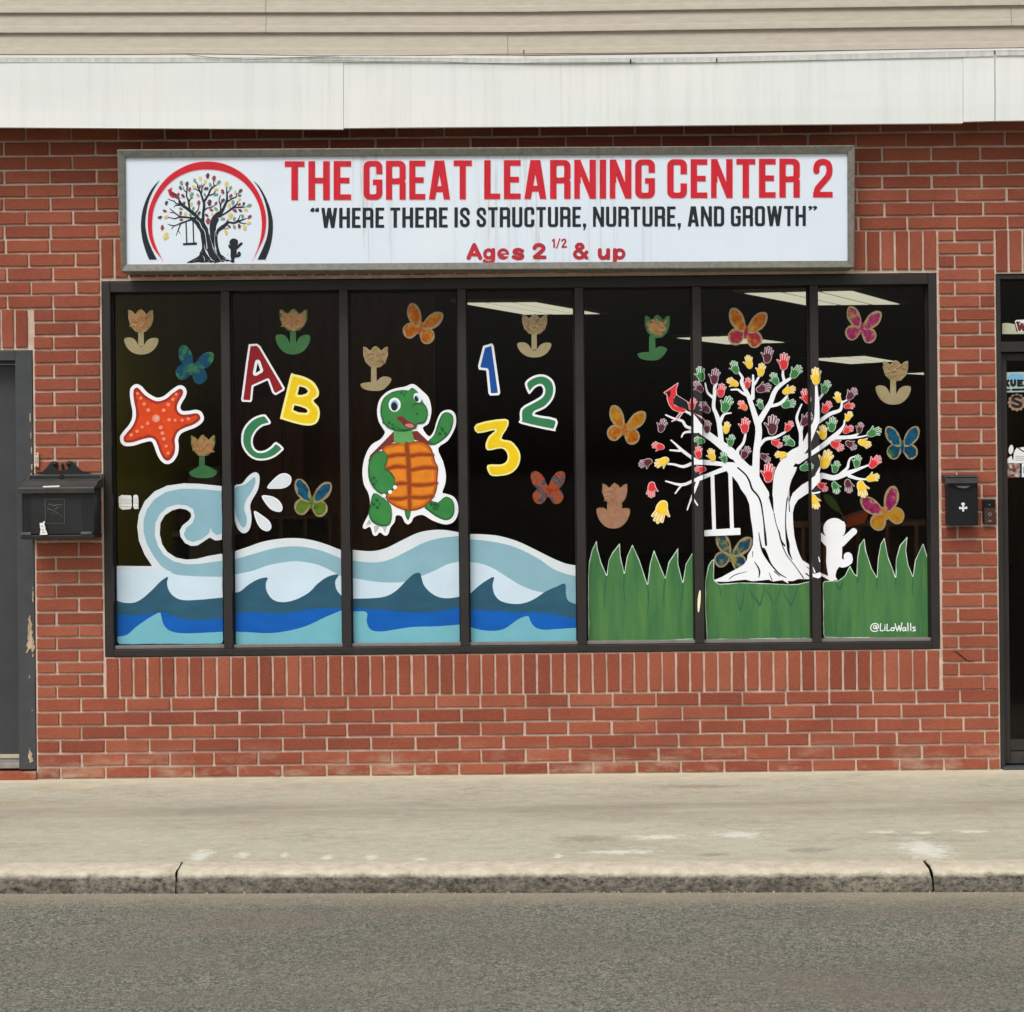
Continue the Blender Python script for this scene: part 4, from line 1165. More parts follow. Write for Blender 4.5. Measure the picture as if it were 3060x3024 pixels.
TK = [[(590, 562, 12), (680, 610, 18), (740, 690, 24), (800, 790, 30), (880, 865, 28), (1000, 955, 35), (1140, 1075, 40)],
      [(790, 800, 24), (700, 770, 20), (610, 740, 16), (570, 680, 15), (470, 650, 12), (380, 610, 8)], [(740, 800, 16), (600, 808, 12), (560, 862, 8)],
      [(1145, 1190, 40), (1000, 1168, 24), (800, 1150, 30), (690, 1160, 20), (580, 1200, 16), (480, 1175, 12), (405, 1168, 11)],
      [(760, 1150, 24), (680, 1100, 18), (560, 1010, 18), (500, 950, 12), (440, 898, 8)], [(545, 1020, 12), (428, 1012, 9)],
      [(1080, 1215, 30), (880, 1290, 22), (790, 1325, 26), (690, 1362, 17), (560, 1408, 16), (380, 1365, 8)], [(560, 1408, 12), (488, 1505, 8)],
      [(745, 1370, 18), (700, 1490, 15), (660, 1590, 10), (625, 1692, 8)], [(690, 1560, 10), (742, 1640, 8)], [(1145, 1205, 50), (1200, 1260, 60)]]
branches = [stroke(Z(b), smooth=3) for Z, L in ((ZF, TF), (ZL, TL), (ZK, TK)) for b in L]
trunk = poly(ZM([(300, 40), (370, 95), (440, 180), (480, 260), (545, 350), (585, 450), (600, 600), (625, 760), (635, 860), (630, 960), (600, 1030), (565, 1080), (555, 1150), (520, 1200), (470, 1235), (330, 1310), (240, 1360), (135, 1405), (150, 1418), (290, 1422), (430, 1405), (540, 1395), (620, 1415), (830, 1395), (880, 1418), (1000, 1400), (1080, 1448), (1065, 1412), (1135, 1412), (1200, 1386), (1335, 1388), (1372, 1350), (1378, 1250), (1330, 1200), (1250, 1150), (1215, 1080), (1180, 980), (1150, 850), (1135, 700), (1130, 560), (1150, 470), (1200, 385), (1270, 342), (1340, 300), (1400, 240), (1360, 140), (1250, 200), (1170, 270), (1110, 350), (1092, 420), (1085, 350), (1085, 250), (1110, 150), (1160, 50), (1185, -20), (955, -20), (920, 100), (890, 200), (878, 300), (885, 420), (893, 560), (868, 500), (830, 370), (800, 250), (760, 190), (712, 100), (695, -20), (420, -60)]))
gaps = [[(440, -10, 10), (540, 80, 10), (590, 170, 12), (620, 260, 12), (690, 340, 11), (730, 430, 11), (752, 560, 9), (770, 700, 9), (785, 850, 14), (795, 960, 14)],
        [(760, 1020, 26), (790, 1080, 26), (825, 1150, 16), (870, 1220, 10), (960, 1320, 9), (1050, 1372, 5)], [(703, 800, 4), (718, 900, 8), (738, 1000, 11)],
        [(893, 560, 6), (920, 690, 5), (955, 800, 6), (985, 920, 7), (1050, 1080, 6), (1150, 1210, 5), (1265, 1375, 7)], [(960, 780, 3), (985, 900, 7), (1030, 970, 10)],
        [(1065, 240, 5), (1068, 340, 7), (1058, 400, 8), (1045, 520, 7), (1040, 700, 7), (1052, 850, 13), (1070, 950, 20), (1080, 1050, 14), (1122, 1142, 5)], [(1078, 370, 4), (1090, 540, 7)],
        [(650, 1170, 4), (700, 1250, 10), (714, 1310, 10), (702, 1370, 4)], [(330, 1392, 4), (400, 1337, 6), (560, 1292, 3)], [(900, 1290, 7), (965, 1352, 5)], [(832, 1310, 4), (872, 1405, 6)], [(1300, 1318, 9), (1350, 1365, 5)], [(1305, 1232, 4), (1360, 1275, 6)], [(628, 1040, 5), (625, 1110, 4)]]
trunk = trunk - union([stroke(ZM(g_), smooth=3) for g_ in gaps])
tree_s = union(branches+[trunk])-union([stroke(ZM(gaps[0]), smooth=3)])
root_bits = [poly(ZM([(1372, 1312), (1400, 1322), (1478, 1300), (1486, 1360), (1450, 1378), (1385, 1362)])), stroke(ZM([(1385, 1240, 4), (1405, 1300, 10)])), stroke(ZM([(1455, 1110, 5), (1468, 1168, 8)])), stroke(ZM([(1488, 1330, 16), (1575, 1372, 20)]))]
tree_all = union([tree_s]+root_bits)
swing_s = union([stroke(ZM([(121, 92), (143, 760)]), 5.7), stroke(ZM([(344, 50), (367, 755)]), 5.7), poly(ZM([(18, 776), (120, 766), (400, 748), (472, 745), (475, 832), (20, 850)]))])
child_s = union([ell(*ZM([(1652, 758)])[0], 33, 32.5), poly(ZM([(1735, 665), (1772, 662), (1795, 720), (1740, 800)])), stroke(ZM([(1652, 860, 84), (1650, 950, 98), (1650, 1080, 98), (1640, 1170, 92), (1622, 1260, 62), (1620, 1340, 48), (1615, 1372, 44)]), smooth=3), poly(ZM([(1575, 1340), (1655, 1330), (1690, 1402), (1560, 1392)])),
                 poly(ZM([(1482, 800), (1520, 832), (1560, 862), (1600, 900), (1560, 990), (1515, 945), (1484, 908)])), stroke(ZM([(1895, 790, 42), (1830, 850, 42), (1740, 930, 52)]), smooth=3), stroke(ZM([(1680, 1150, 62), (1755, 1192, 52), (1830, 1160, 48), (1822, 1105, 54)]), smooth=3)])
bird_s = poly(ZK([(362, 355), (430, 312), (517, 250), (494, 320), (500, 380), (472, 410), (462, 450), (484, 508), (545, 522), (605, 552), (590, 578), (530, 572), (460, 545), (420, 490), (400, 430), (396, 382)]))
bird_mask = poly(ZK([(388, 350), (436, 330), (432, 385), (412, 412), (402, 380)]))
bird_wing = poly(ZK([(500, 384), (560, 420), (640, 470), (700, 545), (760, 612), (690, 580), (620, 548), (520, 512), (470, 480), (464, 440), (478, 412)]))
bird_lines = [stroke(ZK([(500, 380), (560, 418), (632, 462)]), 1.1), stroke(ZK([(520, 512), (620, 540), (690, 575), (800, 642)]), 1.3), stroke(ZK([(590, 520), (660, 545)]), .9), stroke(ZK([(690, 575), (840, 680)]), 1.2)]
bird_feet = [stroke(ZK([(548, 580), (500, 640)]), 2), stroke(ZK([(575, 580), (530, 645)]), 2), stroke(ZK([(530, 648), (450, 682)]), 2.2)]
# handprints: zoom frame, centre, length, direction of the fingers, colour
HANDS = [(ZF, 55, 525, 170, -10, 'green'), (ZF, 215, 555, 180, 10, 'maroon'), (ZF, 290, 715, 160, 10, 'red'), (ZF, 30, 670, 150, -40, 'maroon'), (ZF, 445, 450, 155, -20, 'green'), (ZF, 605, 390, 155, -10, 'yellow'), (ZF, 745, 480, 155, 10, 'yellow'), (ZF, 820, 310, 190, 10, 'maroon'), (ZF, 1005, 385, 195, 5, 'red'), (ZF, 1140, 505, 175, 40, 'green'), (ZF, 900, 580, 150, -25, 'green'), (ZF, 420, 620, 145, -60, 'yellow'), (ZF, 590, 630, 125, 10, 'red'), (ZF, 770, 690, 175, 75, 'maroon'), (ZF, 1060, 715, 155, 70, 'yellow'), (ZF, 1260, 780, 175, -20, 'red'), (ZF, 350, 875, 195, 25, 'green'), (ZF, 535, 885, 135, -40, 'orange'), (ZF, 735, 870, 122, -15, 'green'), (ZF, 1055, 870, 165, 75, 'green'), (ZF, 105, 905, 155, -40, 'maroon'), (ZF, 130, 1130, 145, 5, 'maroon'), (ZF, 350, 1140, 138, 10, 'yellow'), (ZF, 560, 1115, 180, 5, 'red'), (ZF, 875, 1110, 225, 5, 'maroon'), (ZF, 1060, 1125, 135, 35, 'red'), (ZF, 1260, 1045, 175, 40, 'maroon'), (ZF, 400, 1285, 138, 15, 'green'), (ZF, 565, 1425, 155, 30, 'maroon'), (ZF, 920, 1320, 135, 115, 'red'), (ZF, 1065, 1290, 155, -50, 'green'), (ZF, 30, 1420, 145, 0, 'red'), (ZF, 180, 1450, 152, -15, 'yellow'), (ZF, 320, 1475, 132, -10, 'green'), (ZF, 785, 1480, 135, 125, 'maroon'), (ZF, 970, 1445, 140, -90, 'yellow'), (ZF, 830, 1655, 220, 5, 'red'), (ZF, 40, 1280, 130, -75, 'green'), (ZF, 50, 1610, 130, -90, 'red'), (ZF, 1260, 1590, 155, 80, 'green'),
         (ZL, 225, 170, 195, 0, 'yellow'), (ZL, 335, 295, 160, 25, 'green'), (ZL, 475, 410, 128, -10, 'yellow'), (ZL, 630, 375, 160, 40, 'maroon'), (ZL, 345, 525, 155, 35, 'red'), (ZL, 600, 510, 125, 85, 'red'), (ZL, 595, 630, 125, 30, 'yellow'), (ZL, 410, 720, 170, 10, 'green'), (ZL, 305, 810, 165, 0, 'yellow'), (ZL, 590, 780, 132, 60, 'red'), (ZL, 725, 760, 128, 15, 'maroon'), (ZL, 885, 810, 170, 70, 'green'), (ZL, 460, 960, 168, 120, 'red'), (ZL, 620, 955, 142, 125, 'maroon'), (ZL, 775, 935, 155, 110, 'yellow'), (ZL, 340, 1120, 220, 20, 'yellow'), (ZL, 450, 1205, 142, 20, 'green'), (ZL, 695, 1140, 148, 10, 'green'), (ZL, 895, 1150, 175, 45, 'red'), (ZL, 870, 1330, 155, 75, 'yellow'), (ZL, 295, 1430, 135, 130, 'red'), (ZL, 445, 1440, 145, 160, 'green'), (ZL, 590, 1420, 158, 170, 'maroon'), (ZL, 745, 1455, 195, 165, 'yellow'), (ZL, 205, 1600, 172, 160, 'yellow'),
         (ZK, 340, 735, 160, 20, 'maroon'), (ZK, 295, 965, 145, -75, 'red'), (ZK, 150, 1155, 160, -110, 'maroon'), (ZK, 335, 1145, 175, -115, 'yellow'), (ZK, 215, 1460, 180, -175, 'red'), (ZK, 320, 1710, 265, -160, 'yellow'), (ZK, 685, 490, 145, 15, 'red')]
def hand_shape(cx, cy, L, ang):
    """(whole outline, colour fill): palm, four fingers, thumb leaving the side of the palm; L in pixels"""
    a = math.radians(ang); ca, sa = math.cos(a), math.sin(a)
    def w(x, y): return (cx+(x*ca-y*sa)*L, cy+(x*sa+y*ca)*L)
    fing = [((-.155, -.02), (-.19, -.355), .046), ((-.055, -.06), (-.045, -.445), .048), ((.055, -.05), (.10, -.395), .046), ((.15, .0), (.235, -.27), .040)]
    thumb = [(-.13, .20), (-.27, .02), (-.38, -.06)]
    palm = poly([w(-.21, -.03), w(-.06, -.10), w(.10, -.08), w(.205, .02), w(.20, .22), w(.12, .39), w(-.04, .45), w(-.16, .36), w(-.21, .18)], 4)
    body = union([palm.off(.02*L)]+[stroke([w(*p), w(*q_)], (r_+.020)*L) for p, q_, r_ in fing]+[stroke([w(*thumb[0])+(.095*L,), w(*thumb[1])+(.07*L,), w(*thumb[2])+(.05*L,)])])
    fill = union([palm.off(-.022*L)]+[stroke([w(*p), w(*q_)], (r_-.022)*L) for p, q_, r_ in fing]+[stroke([w(*thumb[0])+(.05*L,), w(*thumb[1])+(.032*L,), w(*thumb[2])+(.018*L,)])])
    return body, fill

# ---- logo on the sign: same tree, small and black
AX, AY = .391, .384
def lg(s): return s.affine(AX, AY, 495.7-AX*1975, 525-AY*1060)
logo = empty('logo', (0, 0, 0), parent=sign); logo.location = (0, 0, 0)
zn = Zr(400, 460, 4.3909)
arc = poly(zn([(370, 1380), (370, 1380), (300, 1240), (250, 1080), (240, 900), (262, 720), (330, 560), (440, 410), (580, 300), (760, 225), (960, 202), (1160, 225), (1340, 300), (1480, 410), (1590, 560), (1655, 720), (1680, 900), (1668, 1080), (1625, 1240), (1565, 1382), (1565, 1382), (1640, 1240), (1710, 1080), (1735, 900), (1720, 740), (1650, 540), (1540, 370), (1390, 230), (1180, 130), (960, 100), (750, 130), (550, 225), (400, 350), (280, 520), (200, 720), (182, 900), (200, 1080), (260, 1240)]), 4)
q = MB(); flat(q, arc.off(2), 1, .001, SF, 1.2); flat(q, arc, 0, .0018, SF, 1.0)
q.build('red_arc', [M['sign_red'], M['sign_halo']], logo)
q = MB()
flat(q, poly(zn([(345, 332), (345, 332), (240, 450), (160, 600), (110, 760), (92, 940), (110, 1110), (150, 1260), (200, 1385), (200, 1385), (303, 1385), (303, 1385), (230, 1240), (180, 1100), (150, 940), (160, 780), (200, 600), (270, 450)]), 3), 0, .0018, SF, 1.0)
flat(q, poly(zn([(1560, 342), (1560, 342), (1650, 430), (1740, 590), (1800, 760), (1825, 920), (1812, 1110), (1775, 1260), (1725, 1385), (1725, 1385), (1622, 1385), (1622, 1385), (1690, 1240), (1745, 1090), (1765, 940), (1755, 780), (1710, 600), (1640, 450)]), 3), 0, .0018, SF, 1.0)
q.build('black_arc', M['sign_black'], logo)
q = MB(); flat(q, lg(tree_all), 0, .0012, SF, .8); q.build('tree', M['sign_black'], logo)
q = MB(); flat(q, lg(swing_s.off(-1)), 0, .0014, SF, .8); q.build('swing', M['sign_black'], logo)
q = MB(); flat(q, lg(child_s), 0, .0014, SF, .8); q.build('child', M['sign_black'], logo)
q = MB(); flat(q, lg(bird_s), 0, .0016, SF, .6); flat(q, lg(bird_wing), 1, .002, SF, .6); q.build('cardinal', [M['sign_red'], M['turtle_maroon']], logo)
lc = {'red': mat('print_red', (150, 62, 66)), 'maroon': mat('print_maroon', (88, 58, 62)), 'green': mat('print_green', (118, 152, 124)), 'yellow': mat('print_yellow', (222, 198, 110)), 'orange': mat('print_rose', (190, 150, 150))}
for Z, hx, hy, L, an, c in HANDS:
    (cx, cy), = Z([(hx, hy)]); s_ = 1/3.8175*L
    bo, fi = hand_shape(cx, cy, s_*.9, an)
    q = MB(); flat(q, lg(bo), 0, .0022, SF, .8); q.build('hand', lc[c], logo)

# ------------------------------------------------------------------ painted cut-outs on the window
def art(name, label, cat, origin_px, group=None, Y=None):
    return empty(name, at(*origin_px, YG if Y is None else Y), label, cat, group)
def layer(name, root, shapes, m_, lift, cell=1.5, span=False, plane=None):
    for k_, s_ in enumerate(shapes if isinstance(shapes, list) else [shapes]):      # each loose piece is a part of its own
        q = MB(); flat(q, s_, 0, lift+.00006*k_, plane, cell, span)
        o = q.build(name, M[m_] if isinstance(m_, str) else m_, root)
    return o
e = art('tree_mural', 'white painted tree with spreading branches and roots across the right panes', 'mural', (2330, 1740))
layer('tree', e, tree_all, 'white_vinyl', .0012, 1.5, True)
e = art('swing_decal', 'white painted swing hanging from the lowest branch of the tree', 'decal', (2160, 1600))
layer('rope_and_seat', e, swing_s, 'white_vinyl', .0018, 1.5, True)
e = art('child_decal', 'white silhouette of a child jumping with raised arm beside the tree', 'decal', (2490, 1735))
layer('silhouette', e, child_s, 'white_vinyl', .0016, 1.5, True)
e = art('cardinal_decal', 'red cardinal bird decal with dark wing perched on a white branch', 'decal', (2025, 1235))
layer('outline', e, union([bird_s.off(2.0)]+bird_lines+bird_feet), 'hand_pink', .0020, 1.0, True)
layer('body', e, bird_s, 'hand_red', .0028, 1.0, True)
layer('wing', e, [bird_wing, bird_mask], 'ink', .0036, 1.0, True)
HC = {'red': ('hand_red', 'hand_pink'), 'maroon': ('hand_maroon', 'hand_mauve'), 'green': ('hand_green', 'hand_mint'), 'yellow': ('hand_yellow', 'hand_cream'), 'orange': ('hand_orange', 'hand_pink')}
HL = {'red': 'red handprint sticker with pale outline among the white tree branches', 'maroon': 'dark maroon handprint sticker with pale outline among the white tree branches', 'green': 'green handprint sticker with pale outline among the white tree branches', 'yellow': 'yellow handprint sticker with cream outline among the white tree branches', 'orange': 'the only orange handprint sticker, among the upper branches of the tree'}
special = {70: 'big yellow handprint falling below the tree, above the painted grass', 69: 'red handprint falling with fingers down, just above the big fallen yellow hand', 36: 'large red handprint in the fork where the trunk divides', 24: 'largest maroon handprint, right of the central branch'}
for k, (Z, hx, hy, L, an, c) in enumerate(HANDS):
    (cx, cy), = Z([(hx, hy)])
    bo, fi = hand_shape(cx, cy, L/3.8175*1.08, an)
    q = MB(); flat(q, bo, 1, .0024+.00002*k, None, 1.2, True); flat(q, fi, 0, .0042+.00002*k, None, 1.0, True)
    o = q.build('handprint', [M[HC[c][0]], M[HC[c][1]]], origin=at(cx, cy, YG))
    d_ = (an+360) % 360
    way = 'up' if d_ <= 22 or d_ >= 338 else 'slanting right' if d_ < 60 else 'pointing right' if d_ < 105 else 'pointing down' if d_ < 255 else 'pointing left' if d_ < 300 else 'slanting left'
    if any(abs(cx-(a+b)/2+(cy-1400)*-.0101) < 20 for a, b in MUL): where = 'crossing the window bar nearest the '+('cardinal' if cx < 2250 else 'child silhouette')
    elif cx < 2075: where = 'by the bare twigs below the cardinal'
    elif cx > 2445: where = 'on the thin high branches above the child silhouette' if cy < 1300 else 'on the low side branch above the child silhouette'
    elif cy < 1130: where = 'at the very top of the tree'
    elif cy < 1240: where = 'in the upper crown of the tree'
    else: where = 'deep in the crown near the trunk fork'
    size = 'large ' if L > 172 else 'small ' if L < 138 else ''
    lb = '%s%s handprint, fingers %s, %s' % (size, c, way, where)
    tag(o, special.get(k, HL[c] if c == 'orange' else lb), 'handprint', None if k in special or c == 'orange' else c+' handprints on the tree')
# ---- starfish
za = Zr(300, 830, 3.1825)
star = poly(za([(340, 1010), (390, 1030), (440, 1085), (500, 1125), (550, 1140), (610, 1120), (670, 1070), (740, 1025), (790, 1030), (820, 1075), (810, 1130), (780, 1180), (760, 1230), (780, 1265), (840, 1265), (910, 1255), (960, 1275), (985, 1330), (965, 1380), (900, 1425), (820, 1455), (765, 1485), (740, 1540), (745, 1600), (735, 1680), (690, 1750), (630, 1772), (575, 1740), (535, 1670), (510, 1600), (480, 1555), (400, 1570), (320, 1595), (240, 1600), (195, 1570), (188, 1510), (220, 1460), (270, 1400), (300, 1340), (305, 1270), (290, 1190), (280, 1110), (290, 1045)]), 4)
e = art('starfish_decal', 'orange-red five-armed starfish decal with white outline and pink dots', 'decal', (500, 1385))
layer('outline', e, star, 'white_vinyl', .001); layer('shaded_edge', e, star.off(-10.5), 'star_dark', .0018); layer('body', e, star.off(-18.5).wobble(1.2, 8), 'star_red', .0026)
dots = [(352, 1100, 13), (385, 1144, 15), (416, 1200, 17), (455, 1258, 18), (720, 1107, 14), (690, 1156, 16), (646, 1207, 18), (602, 1260, 18), (530, 1338, 37), (654, 1350, 17), (711, 1354, 15), (778, 1355, 15), (836, 1342, 16), (450, 1384, 18), (397, 1420, 16), (349, 1460, 16), (293, 1494, 17), (574, 1424, 20), (590, 1478, 18), (603, 1532, 18), (625, 1602, 15), (644, 1668, 15)]
layer('dot', e, [ell(*za([(x, y)])[0], r_/3.18, r_/3.18) for x, y, r_ in dots], 'star_dot', .0034, 1.0)
layer('centre_dot', e, ell(*za([(537, 1333)])[0], 5.5, 5.5), 'claw', .0042, 1.0)
# ---- letters and numerals
zb, zd = Zr(660, 830, 3.1825), Zr(1360, 830, 2.385)
def letter(name, label, outer, hole, inset, grow, col, rim):
    e = art(name, label, 'letter' if 'letter' in name else 'numeral', ((outer.b[0]+outer.b[2])/2, outer.b[3]))
    o_ = outer if hole is None else outer-hole
    f_ = outer.off(-inset) if hole is None else outer.off(-inset)-hole.off(grow)
    layer('outline', e, o_, rim, .001); layer('fill', e, f_, col, .002)
letter('letter_decal', 'dark red capital letter A decal with white outline', poly(zb([(265, 632), (345, 627), (375, 650), (610, 1050), (600, 1072), (520, 1118), (490, 1095), (445, 975), (310, 1035), (297, 1165), (285, 1182), (200, 1178), (193, 1160), (240, 800)])), poly(zb([(350, 805), (375, 880), (330, 905)])), 6.2, 8.5, 'letter_red', 'white_vinyl')
letter('letter_decal', 'yellow capital letter B decal with cream outline', poly(zb([(665, 920), (700, 918), (790, 940), (880, 990), (930, 1070), (925, 1130), (880, 1170), (930, 1230), (940, 1310), (910, 1380), (840, 1405), (740, 1392), (580, 1345), (567, 1320), (620, 1100)]), 3), poly(zb([(748, 1032), (800, 1045), (830, 1075), (815, 1100), (770, 1115), (728, 1112)])) | poly(zb([(698, 1212), (760, 1225), (810, 1245), (827, 1270), (810, 1285), (740, 1280), (688, 1258)])), 7.5, 7.0, 'letter_yellow', 'letter_cream')
letter('letter_decal', 'green capital letter C decal with white outline', poly(zb([(415, 1298), (440, 1320), (475, 1370), (460, 1395), (400, 1410), (340, 1460), (305, 1530), (310, 1600), (350, 1645), (420, 1640), (480, 1600), (525, 1560), (597, 1620), (580, 1650), (520, 1700), (440, 1732), (340, 1735), (260, 1690), (205, 1610), (193, 1530), (210, 1440), (270, 1360), (340, 1315)]), 2), None, 6.2, 0, 'letter_green', 'white_vinyl')
letter('numeral_decal', 'blue numeral 1 decal with white outline', poly(zd([(200, 485), (262, 467), (275, 485), (322, 820), (312, 836), (250, 840), (238, 825), (222, 660), (170, 655), (163, 630), (185, 540)])), None, 7.2, 0, 'letter_blue', 'white_vinyl')
letter('numeral_decal', 'green numeral 2 decal with white outline', poly(zd([(497, 755), (530, 715), (590, 690), (650, 695), (700, 735), (715, 800), (695, 870), (640, 930), (565, 972), (722, 1005), (715, 1080), (695, 1090), (470, 1040), (463, 1010), (470, 930), (560, 875), (615, 840), (628, 800), (610, 770), (570, 785), (535, 825), (520, 820)]), 3), None, 6.6, 0, 'letter_green', 'white_vinyl')
letter('numeral_decal', 'yellow numeral 3 decal with cream outline', poly(zd([(152, 1042), (355, 1005), (378, 1055), (330, 1145), (400, 1165), (455, 1230), (465, 1290), (445, 1350), (395, 1395), (320, 1412), (250, 1405), (230, 1335), (330, 1330), (370, 1300), (370, 1250), (330, 1215), (235, 1230), (217, 1190), (240, 1130), (285, 1085), (160, 1107)]), 3), None, 5.6, 0, 'letter_yellow', 'letter_cream')
# ---- turtle
zc = Zr(1020, 830, 2.385)
def limb(name, s_, lift):
    layer(name, e, s_, 'turtle_shade', lift); layer(name+'_highlight', e, s_.affine(1, 1, 1.0, -1.5).off(-3.6).wobble(.9, 9, lift*900), 'turtle_green', lift+.0004)
e = art('turtle_decal', 'smiling green cartoon turtle decal with orange shell waving one arm', 'decal', (1225, 1600))
layer('outline', e, poly(zc([(500, 757), (455, 775), (400, 785), (330, 810), (275, 865), (255, 940), (265, 1020), (300, 1080), (310, 1105), (280, 1150), (215, 1190), (170, 1270), (150, 1370), (160, 1470), (190, 1530), (205, 1600), (195, 1680), (170, 1730), (152, 1775), (170, 1790), (205, 1775), (225, 1830), (250, 1838), (275, 1815), (310, 1838), (335, 1825), (350, 1780), (380, 1740), (390, 1695), (430, 1700), (450, 1740), (475, 1758), (500, 1740), (520, 1705), (580, 1690), (650, 1730), (740, 1758), (800, 1740), (832, 1680), (830, 1610), (800, 1560), (750, 1540), (720, 1530), (740, 1470), (745, 1400), (725, 1310), (690, 1215), (760, 1160), (810, 1070), (818, 1000), (800, 955), (760, 940), (710, 960), (680, 1020), (660, 1090), (625, 1130), (580, 1070), (620, 1040), (640, 970), (640, 920), (620, 850), (570, 800), (530, 765)]), 3), 'white_vinyl', .001)
layer('carapace', e, [poly(zc([(372, 1095), (300, 1170), (205, 1265), (190, 1315), (250, 1245), (330, 1195), (390, 1165)])), poly(zc([(478, 1098), (540, 1090), (620, 1165), (645, 1200), (570, 1168), (505, 1150)]))], 'turtle_maroon', .0018)
shell = poly(zc([(330, 1190), (440, 1170), (462, 1188), (490, 1170), (570, 1165), (630, 1200), (655, 1250), (670, 1310), (690, 1350), (686, 1420), (682, 1500), (660, 1560), (610, 1620), (540, 1655), (470, 1660), (400, 1640), (340, 1600), (315, 1560), (300, 1450), (300, 1300), (290, 1220)]), 3)
layer('shell_rim', e, shell, 'turtle_line', .0024); layer('shell', e, shell.off(-4.5), 'turtle_shell', .0030)
SL = [[(465, 1180, 4), (480, 1350, 4.5), (487, 1640, 3.5)], [(320, 1278, 3), (390, 1262, 3.4), (465, 1262, 3)], [(320, 1365, 3), (390, 1345, 3.4), (475, 1350, 3)], [(370, 1478, 3), (420, 1465, 3.4), (480, 1466, 3)], [(345, 1572, 3), (420, 1575, 3.4), (485, 1560, 3)], [(475, 1272, 3), (560, 1258, 3.4), (655, 1262, 3)], [(490, 1372, 3), (590, 1352, 3.4), (680, 1356, 3)], [(490, 1474, 3), (590, 1476, 3.4), (682, 1462, 3)], [(490, 1562, 3), (580, 1566, 3.4), (655, 1555, 3)]]
shell_lines = [stroke([zc([p[:2]])[0]+(p[2],) for p in L], smooth=3) for L in SL]
layer('shell_tiles', e, shell.off(-11)-union(shell_lines).off(5.5), 'turtle_tile', .0033, 1.2)
layer('shell_line', e, [stroke([zc([p[:2]])[0]+(p[2]*1.35,) for p in L], smooth=3) for L in SL], 'turtle_line', .0036, 1.2)
limb('head', poly(zc([(500, 785), (480, 802), (430, 800), (360, 815), (300, 860), (278, 930), (285, 1000), (320, 1060), (390, 1092), (470, 1092), (528, 1072), (540, 1045), (590, 1035), (615, 985), (612, 930), (585, 890), (560, 840), (530, 798)]), 3), .0044)
layer('neck', e, poly(zc([(372, 1080), (500, 1085), (522, 1165), (450, 1185), (376, 1172)])), 'turtle_light', .0030)
limb('arm', poly(zc([(265, 1235), (320, 1250), (330, 1300), (312, 1360), (360, 1400), (385, 1460), (370, 1510), (310, 1545), (250, 1520), (200, 1450), (190, 1350), (210, 1280)]), 3), .0046)
limb('arm', poly(zc([(620, 1165), (660, 1120), (690, 1030), (720, 970), (760, 958), (795, 985), (797, 1040), (770, 1110), (720, 1160), (655, 1195)]), 3), .0020)
limb('leg', poly(zc([(230, 1535), (300, 1570), (350, 1620), (360, 1700), (340, 1760), (280, 1770), (220, 1740), (195, 1690), (205, 1620)]), 3), .0040)
limb('leg', poly(zc([(590, 1630), (640, 1590), (690, 1600), (740, 1560), (790, 1580), (808, 1640), (795, 1700), (750, 1728), (690, 1710), (630, 1670)]), 3), .0020)
limb('tail', poly(zc([(450, 1655), (497, 1655), (490, 1700), (475, 1732), (457, 1700)])), .0020)
layer('eye', e, [ell(*zc([(380, 905)])[0], 18, 21), ell(*zc([(543, 855)])[0], 11, 15, -25)], 'white_vinyl', .0052, 1.0)
layer('iris', e, [ell(*zc([(379, 910)])[0], 11.5, 15.5), ell(*zc([(537, 860)])[0], 6.5, 10, -20)], 'eye_blue', .0058, 1.0)
layer('pupil', e, [ell(*zc([(376, 917)])[0], 9, 12.5), ell(*zc([(534, 864)])[0], 5, 8, -20)], 'ink', .0064, 1.0)
layer('mouth', e, poly(zc([(392, 1000), (432, 985), (475, 1022), (527, 1045), (505, 1072), (458, 1068), (425, 1030)]), 2), 'turtle_maroon', .0052, 1.0)
layer('tongue', e, ell(*zc([(486, 1054)])[0], 13, 6, 8), 'turtle_pink', .0058, 1.0)
layer('smile_line', e, [stroke([zc([p])[0] for p in L], 1.3, 3) for L in ([(510, 905), (550, 895), (590, 905)], [(388, 1060), (430, 1080), (470, 1084)], [(528, 1072), (536, 1050)], [(310, 1365), (350, 1385), (380, 1430)])], 'turtle_dark', .0056, 1.0)
sp_ = [(300, 1030, 9), (340, 1032, 11), (330, 1058, 8), (365, 1045, 9), (372, 1068, 8), (428, 818, 9), (448, 832, 8), (462, 815, 6), (538, 968, 8), (606, 942, 5), (700, 1108, 11), (720, 1080, 10), (740, 1105, 9), (712, 1068, 7), (232, 1425, 11), (215, 1440, 8), (232, 1468, 11), (250, 1446, 6), (252, 1582, 13), (230, 1612, 11), (255, 1635, 11), (272, 1610, 7), (640, 1608, 12), (665, 1612, 11), (688, 1618, 9), (660, 1640, 10), (680, 1640, 7)]
layer('spot', e, [ell(*zc([(x, y)])[0], r_/2.385, r_/2.385*.9) for x, y, r_ in sp_], 'turtle_dark', .0056, 1.0)
layer('claw', e, [poly(zc(c_)) for c_ in ([(178, 1765), (195, 1722), (215, 1745)], [(232, 1770), (238, 1820), (262, 1790), (268, 1768)], [(290, 1770), (310, 1815), (325, 1768)])], 'claw', .0026, 1.0)
layer('fingernail', e, [ell(*zc([p])[0], 6, 6) for p in ((304, 1553), (348, 1527), (383, 1493))], 'white_vinyl', .0054, 1.0)
